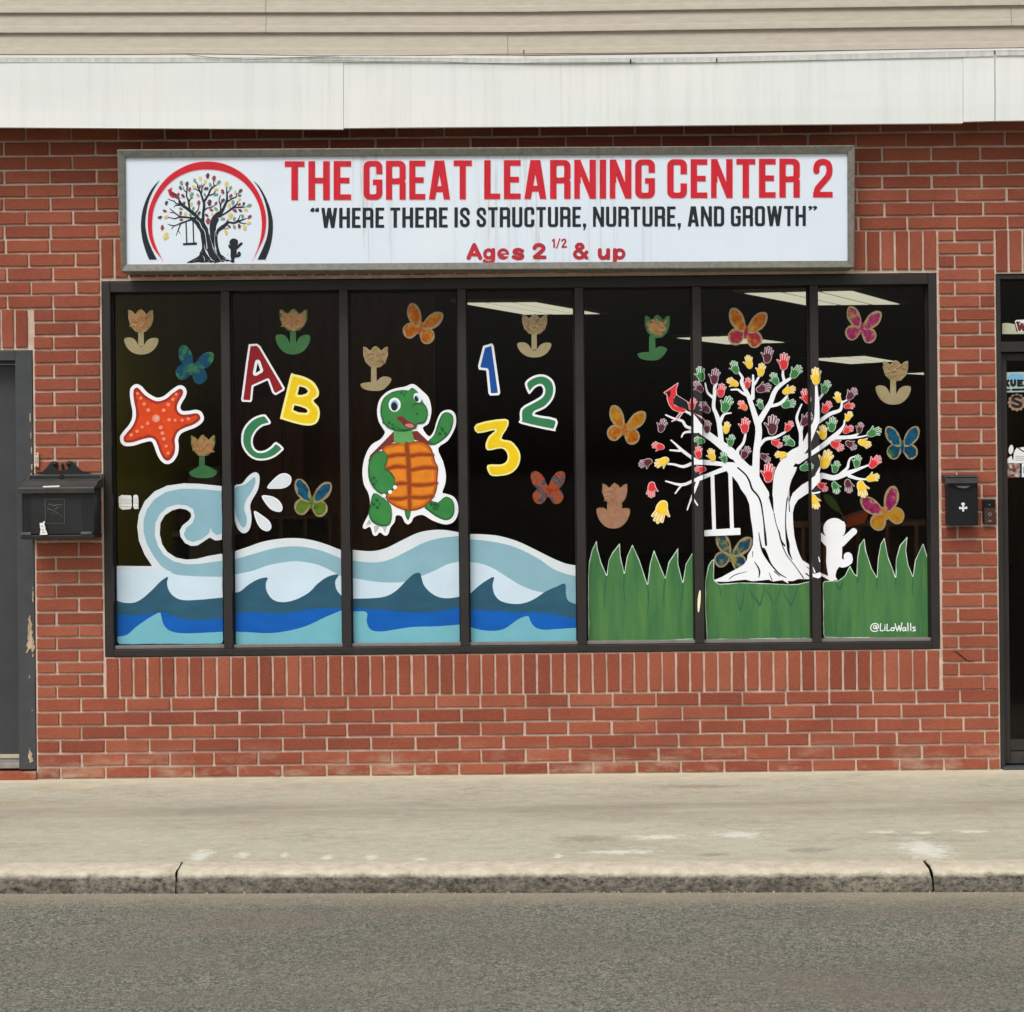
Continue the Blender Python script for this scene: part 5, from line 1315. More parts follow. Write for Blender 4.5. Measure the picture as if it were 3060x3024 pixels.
# ---- painted waves, one cut panel per pane
zi, zj = Zr(330, 1400, 2.6466), Zr(1020, 1500, 2.6108)
def band(z, top, bottom, x0, x1):
    P = crom([z([p])[0] for p in top], 4, False)
    P = P[(P[:, 0] > z([(x0, 0)])[0][0]-8) & (P[:, 0] < z([(x1, 0)])[0][0]+8)]
    yb_ = z([(0, bottom)])[0][1]
    return poly([(P[0][0]-10, P[0][1])]+[tuple(p) for p in P]+[(P[-1][0]+10, P[-1][1]), (P[-1][0]+10, yb_+10), (P[0][0]-10, yb_+10)])
def wave(label, z, x0, x1, bottom, tops, extra_white=(), extra_blue=(), seed=0):
    (ax, ay), (bx, by) = z([(x0, bottom)])[0], z([(x1, bottom)])[0]
    sl = math.tan(ROLL)
    panel = poly([(ax-4.5, ay-490), (bx-4.0, ay-494), (bx+.5, ay-12), (bx-2, ay-3), (bx-8, ay-1), (ax+10, ay), (ax+4, ay-3), (ax+1.5, ay-12)]).wobble(.5, 30, seed)
    e = art('wave_panel', label, 'painting', ((ax+bx)/2, ay))
    names = ['foam', 'crest', 'pale_water', 'dark_wave', 'blue_wave', 'aqua_wave']
    cols = ['foam_white', 'wave_grey_blue', 'wave_pale', 'wave_teal', 'wave_royal', 'wave_aqua']
    for k, (nm, cl, tp) in enumerate(zip(names, cols, tops)):
        shp = ([band(z, tp, bottom, x0, x1)] if tp else [])+(list(extra_white) if k == 0 else list(extra_blue) if k == 1 else [])
        layer(nm, e, (union(shp) & panel) if len(shp) > 1 else shp[0] & panel, cl, .001+.0007*k, 2.0)
        q = e.children[-1]
    return e
def lip(z, L, r=1.1): return stroke([z([p])[0] for p in L], r, 3)
w1_out = poly(zi([(40, 770), (330, 772), (270, 680), (225, 570), (212, 460), (225, 360), (270, 260), (350, 180), (450, 135), (580, 117), (700, 120), (900, 141), (900, 562), (830, 570), (785, 545), (740, 575), (690, 608), (640, 613), (590, 590), (555, 540), (548, 490), (570, 450), (620, 410), (640, 380), (635, 350), (600, 325), (550, 315), (490, 330), (430, 370), (395, 430), (390, 520), (410, 600), (450, 660), (520, 705), (600, 720), (680, 715), (780, 690), (900, 670), (900, 1400), (40, 1400)]))
w1_in = poly(zi([(490, 830), (400, 770), (340, 690), (290, 600), (262, 500), (262, 410), (290, 320), (350, 240), (440, 185), (560, 160), (680, 160), (900, 179), (900, 508), (840, 525), (805, 500), (795, 468), (775, 515), (720, 560), (650, 580), (600, 560), (580, 520), (600, 470), (650, 430), (668, 380), (655, 320), (600, 290), (530, 283), (450, 305), (390, 360), (355, 430), (350, 530), (375, 610), (420, 680), (500, 735), (600, 757), (700, 755), (800, 740), (900, 726), (900, 870), (700, 862), (560, 850)]))
wave('painted wave panel with the big curling breaker, beside the starfish', zi, 50, 889, 1388, [None, None, [(40, 800), (430, 805), (490, 830), (560, 845), (700, 853), (900, 857)],
     [(40, 1040), (100, 1060), (180, 1062), (250, 1030), (330, 960), (400, 890), (455, 857), (447, 900), (460, 960), (500, 1010), (570, 1040), (700, 1038), (900, 1019)],
     [(40, 1150), (150, 1160), (280, 1155), (380, 1135), (450, 1145), (560, 1185), (700, 1200), (900, 1182)],
     [(40, 1332), (130, 1315), (200, 1255), (300, 1185), (385, 1140), (400, 1160), (415, 1220), (450, 1270), (520, 1298), (650, 1303), (900, 1290)]], [w1_out], [w1_in], 1)
wave('painted wave panel with two dark crests, below the splash drops', zi, 982, 1836, 1390, [[(975, 657), (1100, 615), (1200, 580), (1320, 558), (1430, 550), (1550, 558), (1680, 590), (1845, 653)],
     [(975, 722), (1150, 670), (1300, 630), (1450, 615), (1580, 628), (1700, 660), (1845, 722)], [(975, 839), (1120, 810), (1250, 765), (1400, 738), (1500, 735), (1620, 755), (1720, 795), (1800, 838), (1845, 860)],
     [(975, 983), (1030, 970), (1090, 920), (1170, 875), (1243, 863), (1228, 910), (1240, 980), (1290, 1040), (1370, 1057), (1470, 1035), (1570, 980), (1640, 910), (1720, 855), (1805, 838), (1778, 890), (1790, 960), (1845, 1025)],
     [(975, 1145), (1150, 1138), (1300, 1147), (1450, 1135), (1600, 1110), (1845, 1104)], [(975, 1290), (1100, 1295), (1250, 1302), (1400, 1285), (1550, 1245), (1700, 1175), (1845, 1114)]], seed=2)
wave('painted wave panel with one dark fin-shaped crest, below the turtle', zj, 90, 926, 1106, [[(80, 371), (180, 382), (270, 380), (360, 355), (470, 300), (600, 240), (720, 218), (820, 220), (936, 240)],
     [(80, 455), (200, 470), (300, 468), (400, 440), (520, 380), (650, 315), (780, 280), (936, 264)], [(80, 590), (220, 615), (350, 628), (500, 622), (620, 580), (740, 530), (830, 485), (936, 463)],
     [(80, 755), (250, 750), (350, 735), (430, 690), (500, 620), (560, 565), (610, 552), (625, 590), (645, 650), (700, 710), (770, 745), (850, 750), (936, 736)],
     [(80, 825), (200, 835), (350, 845), (500, 855), (650, 862), (780, 850), (936, 823)], [(80, 855), (195, 858), (198, 930), (215, 980), (250, 1005), (320, 1010), (420, 995), (560, 975), (750, 970), (936, 955)]], seed=3)
wave('painted wave panel sloping down to the right, below the numerals', zj, 1006, 1840, 1098, [[(995, 250), (1100, 252), (1230, 265), (1370, 305), (1500, 365), (1640, 435), (1750, 480), (1850, 497)],
     [(995, 290), (1150, 305), (1300, 335), (1420, 380), (1550, 450), (1650, 520), (1750, 560), (1850, 582)], [(995, 470), (1080, 478), (1180, 515), (1300, 590), (1400, 650), (1500, 690), (1590, 715), (1660, 790), (1850, 850)],
     [(1000, 722), (1060, 665), (1120, 620), (1190, 585), (1180, 650), (1195, 720), (1240, 770), (1320, 793), (1410, 792), (1500, 760), (1600, 695), (1680, 660), (1745, 638), (1752, 720), (1775, 775), (1850, 802)],
     [(1000, 840), (1150, 845), (1350, 860), (1500, 862), (1650, 875), (1850, 920)], [(1000, 975), (1100, 1000), (1200, 1005), (1280, 985), (1380, 915), (1455, 890), (1475, 930), (1510, 975), (1580, 997), (1700, 990), (1850, 981)]], seed=4)
e = art('splash_decal', 'pale blue wave-tip splash decal with white edge by the window bar', 'decal', (728, 1590))
layer('outline', e, poly(zi([(975, 150), (1040, 120), (1090, 60), (1140, 30), (1172, 45), (1180, 90), (1165, 170), (1120, 250), (1105, 300), (1115, 370), (1112, 440), (1090, 495), (1050, 512), (1010, 480), (985, 420), (978, 350)]), 3), 'foam_white', .001)
layer('water', e, poly(zi([(975, 168), (1060, 128), (1110, 88), (1142, 68), (1143, 120), (1110, 190), (1070, 250), (1058, 320), (1078, 390), (1073, 440), (1050, 466), (1020, 430), (990, 350)]), 3), 'wave_grey_blue', .002)
for pts, lb in (([(1238, 152), (1290, 85), (1340, 45), (1390, 38), (1430, 70), (1420, 125), (1370, 155), (1300, 160)], 'upper of three white water drops flying off the splash'), ([(1195, 218), (1270, 218), (1330, 250), (1360, 300), (1350, 340), (1300, 338), (1250, 305)], 'middle of three white water drops flying off the splash'), ([(1135, 335), (1200, 370), (1260, 420), (1272, 470), (1240, 497), (1190, 475), (1155, 420)], 'lowest of three white water drops flying off the splash')):
    s_ = poly(zi(pts), 3)
    q = MB(); flat(q, s_, 1, .001); flat(q, s_.off(-3.2), 0, .0018)
    tag(q.build('water_drop', [M['foam_white'], M['white_vinyl']], origin=at((s_.b[0]+s_.b[2])/2, s_.b[3], YG)), lb, 'decal', 'water drops')

# ---- painted grass panels
ze, zh, zg = Zr(1730, 830, 1.66), Zr(2080, 1430, 2.6108), Zr(2420, 830, 2.9375)
def grass(label, pts, shade, org):
    e = art('grass_panel', label, 'painting', org)
    g_ = poly(pts)
    layer('outline', e, g_, 'hand_mint', .001); layer('blades', e, g_.off(-2.0).wobble(.5, 18, org[0]), 'grass', .002)
    if shade: layer('blade_shadow', e, [s_ & g_.off(-3) for s_ in shade], 'grass_shadow', .0028, 1.4)
grass('painted green grass panel of six pointed blades below the pinkish tulip', ze([(46, 1490), (50, 1410), (65, 1350), (88, 1303), (92, 1345), (110, 1410), (137, 1475), (148, 1400), (168, 1360), (203, 1316), (206, 1380), (225, 1465), (238, 1385), (265, 1323), (300, 1400), (340, 1520), (352, 1420), (372, 1350), (400, 1420), (428, 1490), (445, 1410), (492, 1340), (492, 1420), (515, 1510), (530, 1420), (568, 1356), (571, 1500), (579, 1780), (573, 1792), (320, 1803), (55, 1808), (48, 1790)]),
      [stroke(ze([(137, 1480, 4), (128, 1560, 3), (126, 1640, 1)]), smooth=2), stroke(ze([(225, 1470, 4), (222, 1540, 3), (230, 1620, 1)]), smooth=2), stroke(ze([(340, 1525, 4), (346, 1600, 3), (338, 1680, 1)]), smooth=2), stroke(ze([(428, 1495, 4), (420, 1570, 3), (424, 1640, 1)]), smooth=2), stroke(ze([(515, 1515, 4), (512, 1580, 3), (505, 1650, 1)]), smooth=2)], (1920, 1912))
grass('painted green grass panel cut flat under the tree roots', zh([(85, 1255), (72, 1000), (72, 800), (95, 680), (120, 640), (142, 626), (138, 780), (150, 800), (180, 822), (350, 812), (500, 815), (720, 826), (800, 822), (890, 800), (894, 1000), (896, 1100), (903, 1235), (890, 1250), (600, 1248), (300, 1256)]),
      [stroke(zh(L), smooth=2) for L in ([(175, 830, 2), (190, 880, 5), (195, 930, 1)], [(310, 885, 2), (345, 1030, 6), (370, 920, 3), (378, 840, 2)], [(410, 860, 2), (480, 960, 8), (500, 990, 6), (525, 880, 4), (532, 840, 2)], [(540, 860, 2), (580, 920, 6), (605, 980, 3), (640, 920, 3), (665, 840, 2)], [(680, 870, 2), (740, 990, 6), (775, 900, 4), (795, 830, 2)])], (2250, 1912))
grass('painted green grass panel with four tall blades and white signature', zh([(990, 812), (1005, 800), (1110, 796), (1160, 760), (1200, 678), (1232, 740), (1252, 757), (1258, 620), (1275, 520), (1314, 466), (1325, 560), (1370, 700), (1410, 770), (1420, 620), (1440, 510), (1470, 460), (1495, 600), (1557, 767), (1560, 630), (1590, 520), (1650, 452), (1638, 560), (1655, 670), (1692, 762), (1708, 640), (1772, 505), (1815, 640), (1815, 860), (1822, 1130), (1828, 1230), (1818, 1246), (1400, 1243), (1005, 1240), (994, 1215)]),
      [stroke(zh(L), smooth=2) for L in ([(1085, 810, 3), (1120, 860, 10), (1150, 800, 4)], [(1252, 760, 3), (1265, 810, 5), (1280, 700, 2)], [(1410, 772, 3), (1412, 830, 4), (1415, 900, 1)], [(1557, 770, 3), (1556, 830, 4)], [(1692, 766, 3), (1690, 850, 4), (1700, 930, 1)])], (2620, 1908))
SG = [[(1405, 1150), (1395, 1145), (1385, 1155), (1388, 1170), (1400, 1170), (1407, 1150), (1408, 1172), (1420, 1165), (1422, 1145), (1405, 1130), (1378, 1135), (1362, 1160), (1370, 1185), (1395, 1193), (1418, 1186)],
      [(1440, 1132), (1438, 1186), (1462, 1184)], [(1474, 1156), (1473, 1186)], [(1474, 1141), (1475, 1143)], [(1492, 1136), (1490, 1187), (1516, 1182)], [(1536, 1163), (1524, 1166), (1522, 1182), (1536, 1187), (1546, 1176), (1540, 1163), (1552, 1165)],
      [(1553, 1132), (1570, 1190), (1583, 1148), (1594, 1190), (1606, 1125)], [(1634, 1164), (1618, 1164), (1610, 1178), (1620, 1189), (1634, 1178), (1635, 1164), (1638, 1188)], [(1652, 1128), (1654, 1187)], [(1674, 1130), (1676, 1187)], [(1710, 1160), (1696, 1158), (1692, 1168), (1710, 1176), (1708, 1187), (1690, 1188)]]
e = art('signature_lettering', 'white hand-painted signature lettering on the grass in the last pane', 'lettering', (2670, 1888))
layer('stroke', e, [stroke(zh(L), 4.2/2.61*.95, 2) for L in SG], 'white_vinyl', .0036, .8)

# ---- paper tulips and butterflies taped inside the glass
YI = YG+.0105
def inside(mb, s_, mi, lift, cell=1.6):
    return flat(mb, s_, mi, lift, YI, cell)
def ring(P): return poly(P, 3)
def tulip(label, z, cup, stem, leaf, card, tissue, style=0, seed=1.0, tin=.03):
    """cup = x0, x1, y0, y1; stem = x0, x1, y1; leaf = x0, x1, y0, y1 in zoom-frame pixels"""
    x0, x1, y0, y1 = cup; w, h = x1-x0, y1-y0; cx = (x0+x1)/2
    bl = poly(z([(x0, y0+.02*h), (x0+.14*w, y0+.08*h), (x0+.27*w, y0+.22*h), (x0+.40*w, y0+.06*h), (x0+.5*w, y0), (x0+.62*w, y0+.08*h), (x0+.73*w, y0+.22*h), (x0+.86*w, y0+.08*h), (x1, y0+.03*h), (x1+.01*w, y0+.4*h), (x0+.92*w, y0+.72*h), (x0+.72*w, y0+.95*h), (cx, y1), (x0+.28*w, y0+.95*h), (x0+.08*w, y0+.72*h), (x0-.01*w, y0+.4*h)]))
    lx0, lx1, ly0, ly1 = leaf; lw, lh = lx1-lx0, ly1-ly0; sx = (stem[0]+stem[1])/2
    if style == 2:      # one low mound for a foot
        lf = poly(z([(lx0, ly0+.62*lh), (lx0+.25*lw, ly0+.35*lh), (sx-.04*lw, ly0+.1*lh), (sx+.04*lw, ly0+.1*lh), (lx0+.75*lw, ly0+.3*lh), (lx1, ly0+.6*lh), (lx0+.8*lw, ly0+.95*lh), (lx0+.45*lw, ly1), (lx0+.12*lw, ly0+.9*lh)]), 3)
    elif style == 1:    # leaf only on one side
        lf = poly(z([(lx0, ly0+.55*lh), (lx0+.2*lw, ly0+.42*lh), (sx, ly0+.4*lh), (lx0+.55*lw, ly0+.3*lh), (lx0+.68*lw, ly0+.05*lh), (lx0+.85*lw, ly0+.02*lh), (lx1, ly0+.2*lh), (lx0+.9*lw, ly0+.6*lh), (lx0+.7*lw, ly0+.95*lh), (lx0+.4*lw, ly1), (lx0+.12*lw, ly0+.88*lh)]), 3)
    else:
        lf = poly(z([(lx0, ly0+.08*lh), (lx0+.18*lw, ly0), (lx0+.32*lw, ly0+.14*lh), (sx-.06*lw, ly0+.5*lh), (sx+.06*lw, ly0+.5*lh), (lx0+.68*lw, ly0+.16*lh), (lx0+.84*lw, ly0+.02*lh), (lx1, ly0+.10*lh), (lx0+.93*lw, ly0+.55*lh), (lx0+.74*lw, ly0+.9*lh), (lx0+.5*lw, ly1), (lx0+.26*lw, ly0+.9*lh), (lx0+.07*lw, ly0+.55*lh)]), 3)
    stem_s = poly(z([(stem[0], y1-.1*h), (stem[1], y1-.1*h), (stem[1]+2, stem[2]), (stem[0]-2, stem[2])]))
    e = art('paper_tulip', label, 'paper tulip', ((lf.b[0]+lf.b[2])/2, lf.b[3]), 'paper tulips inside the window', YI)
    q = MB(); inside(q, stem_s, 0, 0); q.build('stem', M[card], e)
    q = MB(); inside(q, lf, 0, .0006); q.build('leaf', M[card], e)
    q = MB(); inside(q, bl, 0, .0012); q.build('bloom', M[card] if tissue is None else M[card], e)
    if tissue:
        q = MB(); inside(q, bl.off(-tin*w*(z([(1, 0)])[0][0]-z([(0, 0)])[0][0])).wobble(2.6, 6, seed), 0, .0022)
        ob = q.build('tissue', M[tissue], e)
        rs = random.Random(seed)
        for k in range(9):       # crumpled ridges
            px, py = rs.uniform(x0+.15*w, x1-.15*w), rs.uniform(y0+.3*h, y1-.2*h); an = rs.uniform(-1, 1)
            dl = w*.16
            a, b = z([(px-dl*math.cos(an), py-dl*math.sin(an))])[0], z([(px+dl*math.cos(an), py+dl*math.sin(an))])[0]
            A, B, C_ = at(*a, YI-.0024), at(*b, YI-.0024), at((a[0]+b[0])/2, (a[1]+b[1])/2-3, YI-.0078)
            Dn = at((a[0]+b[0])/2, (a[1]+b[1])/2+4, YI-.0024); Up = at((a[0]+b[0])/2, (a[1]+b[1])/2-8, YI-.0024)
            r_ = MB(); r_.add([A, B, C_, Dn, Up], [(0, 3, 2), (3, 1, 2), (1, 4, 2), (4, 0, 2)])
            if k == 0: cr = MB()
            b0 = len(cr.v); cr.v += r_.v; cr.f += [[i+b0 for i in f_] for f_ in r_.f]; cr.m += r_.m; cr.sm += r_.sm
        cr.build('tissue_fold', M[tissue], e)
tulip('cream paper tulip with peach tissue bloom, top of the starfish pane', za, (268, 500, 298, 522), (360, 412, 650), (226, 552, 568, 730), 'card_cream', 'tissue_peach', 0, 1)
tulip('green paper tulip with torn peach bloom, right below the starfish', za, (862, 1090, 1492, 1700), (940, 992, 1800), (845, 1112, 1760, 1905), 'card_green', 'tissue_peach', 2, 2)
tulip('green paper tulip with peach bloom beside the letter A', zb, (560, 822, 292, 512), (660, 713, 640), (520, 852, 538, 730), 'card_green', 'tissue_peach', 0, 3, .05)
tulip('cream paper tulip with a single side leaf, above the turtle', zc, (157, 331, 486, 642), (213, 250, 745), (135, 357, 702, 806), 'card_cream', 'tissue_cream', 1, 4)
tulip('cream paper tulip just under the ceiling light, above the numeral 2', zd, (480, 655, 257, 406), (546, 581, 512), (443, 686, 460, 568), 'card_cream', 'tissue_cream', 0, 5)
tulip('green paper tulip with peach bloom at the top left of the tree', ze, (328, 450, 183, 300), (349, 378, 370), (290, 437, 340, 410), 'card_green', 'tissue_peach', 1, 6, .13)
tulip('pinkish paper tulip with torn stem just above the painted grass', ze, (117, 239, 1018, 1130), (140, 214, 1200), (87, 254, 1140, 1244), 'tissue_pink', 'tissue_pink', 0, 7)
tulip('large cream paper tulip to the right of the tree top', zg, (645, 862, 722, 908), (706, 756, 1040), (578, 888, 945, 1114), 'card_cream', 'tissue_cream', 0, 8)

def butterfly(label, z, cx, cy, W, ang, up, low, rim='wing_rim', spread=1.0, seed=0):
    (c0x, c0y), (c1x, _) = z([(cx, cy), (cx+W, cy)]); u = (c1x-c0x)/2.0     # half width in photo pixels
    a = math.radians(ang); ca, sa = math.cos(a), math.sin(a)
    def w(x, y): return (c0x+(x*ca-y*sa)*u, c0y+(x*sa+y*ca)*u)
    def wing(P): return poly([w(*p) for p in P], 4)
    UR = [(.04, .06), (.10, -.36), (.30, -.78), (.62, -1.04), (.92, -1.02), (1.0, -.72), (.90, -.34), (.62, -.04), (.30, .12)]
    LR = [(.02, .02), (.34, -.06), (.68, .02), (.88, .28), (.86, .58), (.64, .82), (.34, .82), (.12, .56), (.03, .28)]
    ups = [wing(UR), wing([(-x, y) for x, y in UR])]; los = [wing(LR), wing([(-x, y) for x, y in LR])]
    e = art('paper_butterfly', label, 'paper butterfly', (c0x, max(s_.b[3] for s_ in los)), 'paper butterflies inside the window', YI)
    for s_ in los:
        q = MB(); inside(q, s_, 1, .0); inside(q, s_.off(-.09*u).wobble(1.8, 9, seed), 0, .0007); q.build('lower_wing', [M[low], M[rim]], e)
    for s_ in ups:
        q = MB(); inside(q, s_, 1, .0014); inside(q, s_.off(-.10*u).wobble(2.0, 9, seed+2), 0, .0021); q.build('upper_wing', [M[up], M[rim]], e)
    q = MB(); inside(q, stroke([w(0, -.18)+(.07*u,), w(0, .1)+(.10*u,), w(0, .42)+(.05*u,)], smooth=3), 0, .0030); q.build('body', M[low], e)
butterfly('blue and green paper butterfly above the starfish', za, 882, 850, 340, 14, 'wing_blue_green', 'wing_blue_green', 'wing_blue_green', seed=1)
butterfly('orange paper butterfly with pale wing tips above the turtle', zc, 568, 345, 262, 18, 'wing_orange', 'wing_orange', seed=2)
butterfly('red, orange and blue paper butterfly below the numerals', zd, 662, 1508, 245, 0, 'wing_multi', 'wing_multi', 'wing_multi', seed=3)
butterfly('paper butterfly with blue upper and green lower wings beside the drops', zi, 1592, 250, 296, 6, 'wing_blue', 'wing_lime', seed=4)
butterfly('amber paper butterfly alone left of the tree', ze, 228, 742, 184, 12, 'wing_amber', 'wing_orange', seed=5)
butterfly('orange and purple paper butterfly at the top of the tree', Zr(0, 0, 1), 2230, 987, 116, 8, 'wing_orange', 'wing_pink_orange', seed=6)
butterfly('magenta paper butterfly high in the last pane', zg, 458, 432, 310, 10, 'wing_magenta', 'wing_magenta', seed=7)
butterfly('blue paper butterfly with cream rims at the right end of the branches', zg, 812, 1465, 306, 0, 'wing_blue', 'wing_blue_green', seed=8)
butterfly('pink and orange paper butterfly above the tall grass blades', zh, 1470, 255, 310, -20, 'wing_magenta', 'wing_amber', seed=9)
butterfly('blue and yellow paper butterfly under the swing seat', zh, 278, 585, 286, 10, 'wing_blue_yellow', 'wing_blue_yellow', seed=10)

# ---- two small notices stuck in the first pane
M['print_grey'] = mat('faint_print', (170, 168, 165), .6, .1)
for pts, lb, ln in (([(64, 225), (90, 208), (165, 214), (168, 300), (160, 320), (95, 326), (68, 305)], 'larger torn white notice stuck low in the first pane', (80, 158)), ([(182, 212), (205, 207), (220, 222), (222, 318), (188, 320), (180, 300)], 'narrow torn white notice beside the larger one in the first pane', (190, 214))):
    s_ = poly(zi(pts)).wobble(.5, 4); q = MB(); flat(q, s_, 0, .001, None, 1.2)
    for yy in (240, 255, 272): flat(q, stroke(zi([(ln[0], yy), (ln[1], yy+3)]), .7), 1, .0016, None, .8)
    flat(q, stroke(zi([(ln[0], 300), (ln[1], 303)]), 1.4), 2, .0016, None, .8)
    tag(q.build('paper_notice', [M['paper_white'], M['print_grey'], M['bell_plate']], origin=at(s_.b[0], s_.b[3], YG)), lb, 'notice')
# paint mark on the bar beside the grass
s_ = poly([(2090, 1765), (2094, 1768), (2093, 1800), (2089, 1828), (2085, 1825), (2085, 1790)], 2)
q = MB(); flat(q, s_, 0, .001, YM, 1.0); tag(q.build('paint_mark', M['hand_cream'], origin=at(2089, 1828, YM)), 'small cream paint mark on the window bar between two grass panels', 'paint mark')

# ------------------------------------------------------------------ mailbox by the charcoal door
zm = Zr(0, 1330, 5.682)
def zx(x, y=900, Y=0.0): return at(*zm([(x, y)])[0], Y).x
def zz2(y, x=1000, Y=0.0): return at(*zm([(x, y)])[0], Y).z
MF = -.155
x0, x1 = zx(365, 900, MF), zx(1585, 900, MF)
e = empty('wall_mailbox', ((x0+x1)/2, -.004, zz2(1600, 900, MF)), 'wide black ornate mailbox with scrolled top beside the charcoal door', 'mailbox')
q = MB(); q.box(x0, x1, MF, -.0035, zz2(1520, 900, MF), zz2(760, 900, MF), .004)
q.build('body', M['black_metal'], e)
for xa, xb in ((372, 520), (1380, 1560)):
    for k in range(5):
        xx = zx(xa+(xb-xa)*(k+.5)/5, 900, MF)
        q = MB(); q.box(xx-.0018, xx+.0018, MF-.0022, MF+.001, zz2(1490, 900, MF), zz2(850, 900, MF), .0008); q.build('flute', M['black_metal'], e)
# lid: ribbed strip, curved slope, turned-down lip
zt, zr, zs, zl = zz2(500, 900, -.02), zz2(578, 900, -.05), zz2(715, 900, MF-.015), zz2(815, 900, MF-.015)
lx0, lx1 = zx(315, 760, MF-.02), zx(1600, 760, MF-.02)
prof = [(-.0035, zt), (-.02, zt), (-.026, zt-.004), (-.030, zr), (-.045, zr-.003), (-.10, zr-.010), (-.135, zs+.008), (MF-.020, zs), (MF-.023, zs-.006), (MF-.020, zl), (MF-.016, zl), (MF-.012, zs-.008), (-.0035, zs-.006)]
q = MB(); q.prism(prof, lx0, lx1); q.build('lid', M['lid_grey'], e)
q = MB()
for k in range(46):
    xx = lx0+.012+(lx1-lx0-.024)*k/45
    q.box(xx-.0011, xx+.0011, -.0335, -.027, zr+.002, zt-.006)
q.build('ribbed_strip', M['black_cast'], e)
cx = zx(1045, 540, -.03); q = MB(); q.box(cx-.008, cx+.008, -.036, -.028, zr-.001, zt+.001, .002); q.build('clasp', M['black_cast'], e)
# scrolled pediment with rosettes
ped = poly(zm([(560, 492), (640, 474), (720, 450), (775, 400), (820, 345), (860, 298), (905, 276), (950, 280), (975, 310), (970, 350), (945, 372), (950, 400), (985, 425), (1120, 425), (1150, 400), (1155, 372), (1120, 340), (1120, 305), (1145, 278), (1190, 272), (1235, 290), (1275, 330), (1320, 385), (1370, 430), (1440, 458), (1520, 478), (1540, 495), (1050, 500)]), 2)
q = MB(); solid(q, ped, -.016, -.004, 0, 1.6); q.build('pediment', M['black_cast'], e)
for px, py in ((932, 325), (1168, 325)):
    p = at(*zm([(px, py)])[0], -.016); q = MB(); q.tube([(p.x, -.0158, p.z), (p.x, -.021, p.z), (p.x, -.023, p.z)], [.0085, .0085, .006], 14)
    q.tube([(p.x, -.0231, p.z), (p.x, -.027, p.z)], [.0035, .002], 10); q.build('rosette', M['black_cast'], e)
p = at(*zm([(1060, 330)])[0], -.014); q = MB(); q.tube([(p.x, -.012, p.z-.024), (p.x, -.012, p.z-.012), (p.x, -.012, p.z-.004), (p.x, -.012, p.z+.004), (p.x, -.012, p.z+.009)], [.006, .004, .0085, .006, .001], 12); q.build('finial', M['black_cast'], e)
# tray and brackets below
q = MB(); q.box(zx(365, 1540, MF), zx(1600, 1540, MF), MF-.012, -.0035, zz2(1595, 900, MF), zz2(1525, 900, MF), .004); q.build('bottom_tray', M['black_metal'], e)
for xa, xb in ((362, 540), (1385, 1565)):
    q = MB(); q.box(zx(xa, 1500, MF), zx(xb, 1500, MF), MF-.016, MF-.0005, zz2(1522, 900, MF)-.0005, zz2(1475, 900, MF), .003); q.build('tray_clip', M['grey_worn'], e)
# engraved label frame and plate
q = MB()
xa, xb, za_, zb_ = zx(765, 1100, MF), zx(1100, 1100, MF), zz2(1335, 900, MF), zz2(915, 900, MF)
for b_ in ((xa, xa+.0022, za_, zb_), (xb-.0022, xb, za_, zb_), (xa+.0023, xb-.0023, za_, za_+.0022), (xa+.0023, xb-.0023, zb_-.0022, zb_)): q.box(b_[0], b_[1], MF-.002, MF+.0005, b_[2], b_[3])
q.build('label_frame', M['grey_worn'], e)
q = MB()
for L in ([(830, 1010), (870, 1000), (900, 1030), (960, 1015), (1050, 1010)], [(805, 1080), (880, 1100), (950, 1140), (1010, 1170)], [(930, 1090), (985, 1050)], [(880, 1170), (900, 1160)], [(1045, 1195), (1050, 1220)]): flat(q, stroke(zm(L), 1.3, 3).wobble(.4, 3), 0, .0012, MF, .8)
q.build('scratch', M['grey_worn'], e)
q = MB(); p = poly(zm([(728, 695), (1012, 684), (1010, 712), (730, 720)])); flat(q, p, 0, .0245, MF, 1.0)
tag(q.build('sticker', M['paper_white'], e))
s_ = poly(zm([(672, 1325), (722, 1318), (750, 1290), (762, 1300), (752, 1335), (775, 1430), (812, 1522), (672, 1525), (690, 1450), (680, 1390)])).wobble(.4, 3)
q = MB(); flat(q, s_, 0, .0065, MF-.012, 1.0)
for L in ([(700, 1380), (725, 1375)], [(715, 1440), (745, 1436)], [(715, 1480), (755, 1476)]): flat(q, stroke(zm(L), 1.2), 1, .0072, MF-.012, .8)
tag(q.build('paper_tag', [M['paper_white'], M['print_grey']], origin=at(*zm([(740, 1522)])[0], MF-.0185)), 'crumpled white paper tag stuck on the front of the ornate mailbox', 'tag')
# bell push on the brick
p0, p1 = at(104, 1396, 0), at(117.5, 1353, 0)
e = empty('bell_push', (p0.x+.01, 0, p0.z), 'small tan plastic bell push on the brick above the ornate mailbox', 'bell')
q = MB(); q.box(p0.x, p1.x, -.014, -.0015, p0.z, p1.z, .002); q.build('plate', M['bell_plate'], e)
q = MB(); q.box(p0.x+.005, p1.x-.005, -.017, -.0142, p0.z+.022, p1.z-.018, .001); q.build('button', M['print_grey'], e)
for zz_ in (p0.z+.006, p1.z-.006):
    q = MB(); xm = (p0.x+p1.x)/2; q.tube([(xm, -.0138, zz_), (xm, -.016, zz_)], .0028, 8); q.build('screw', M['ink'], e)

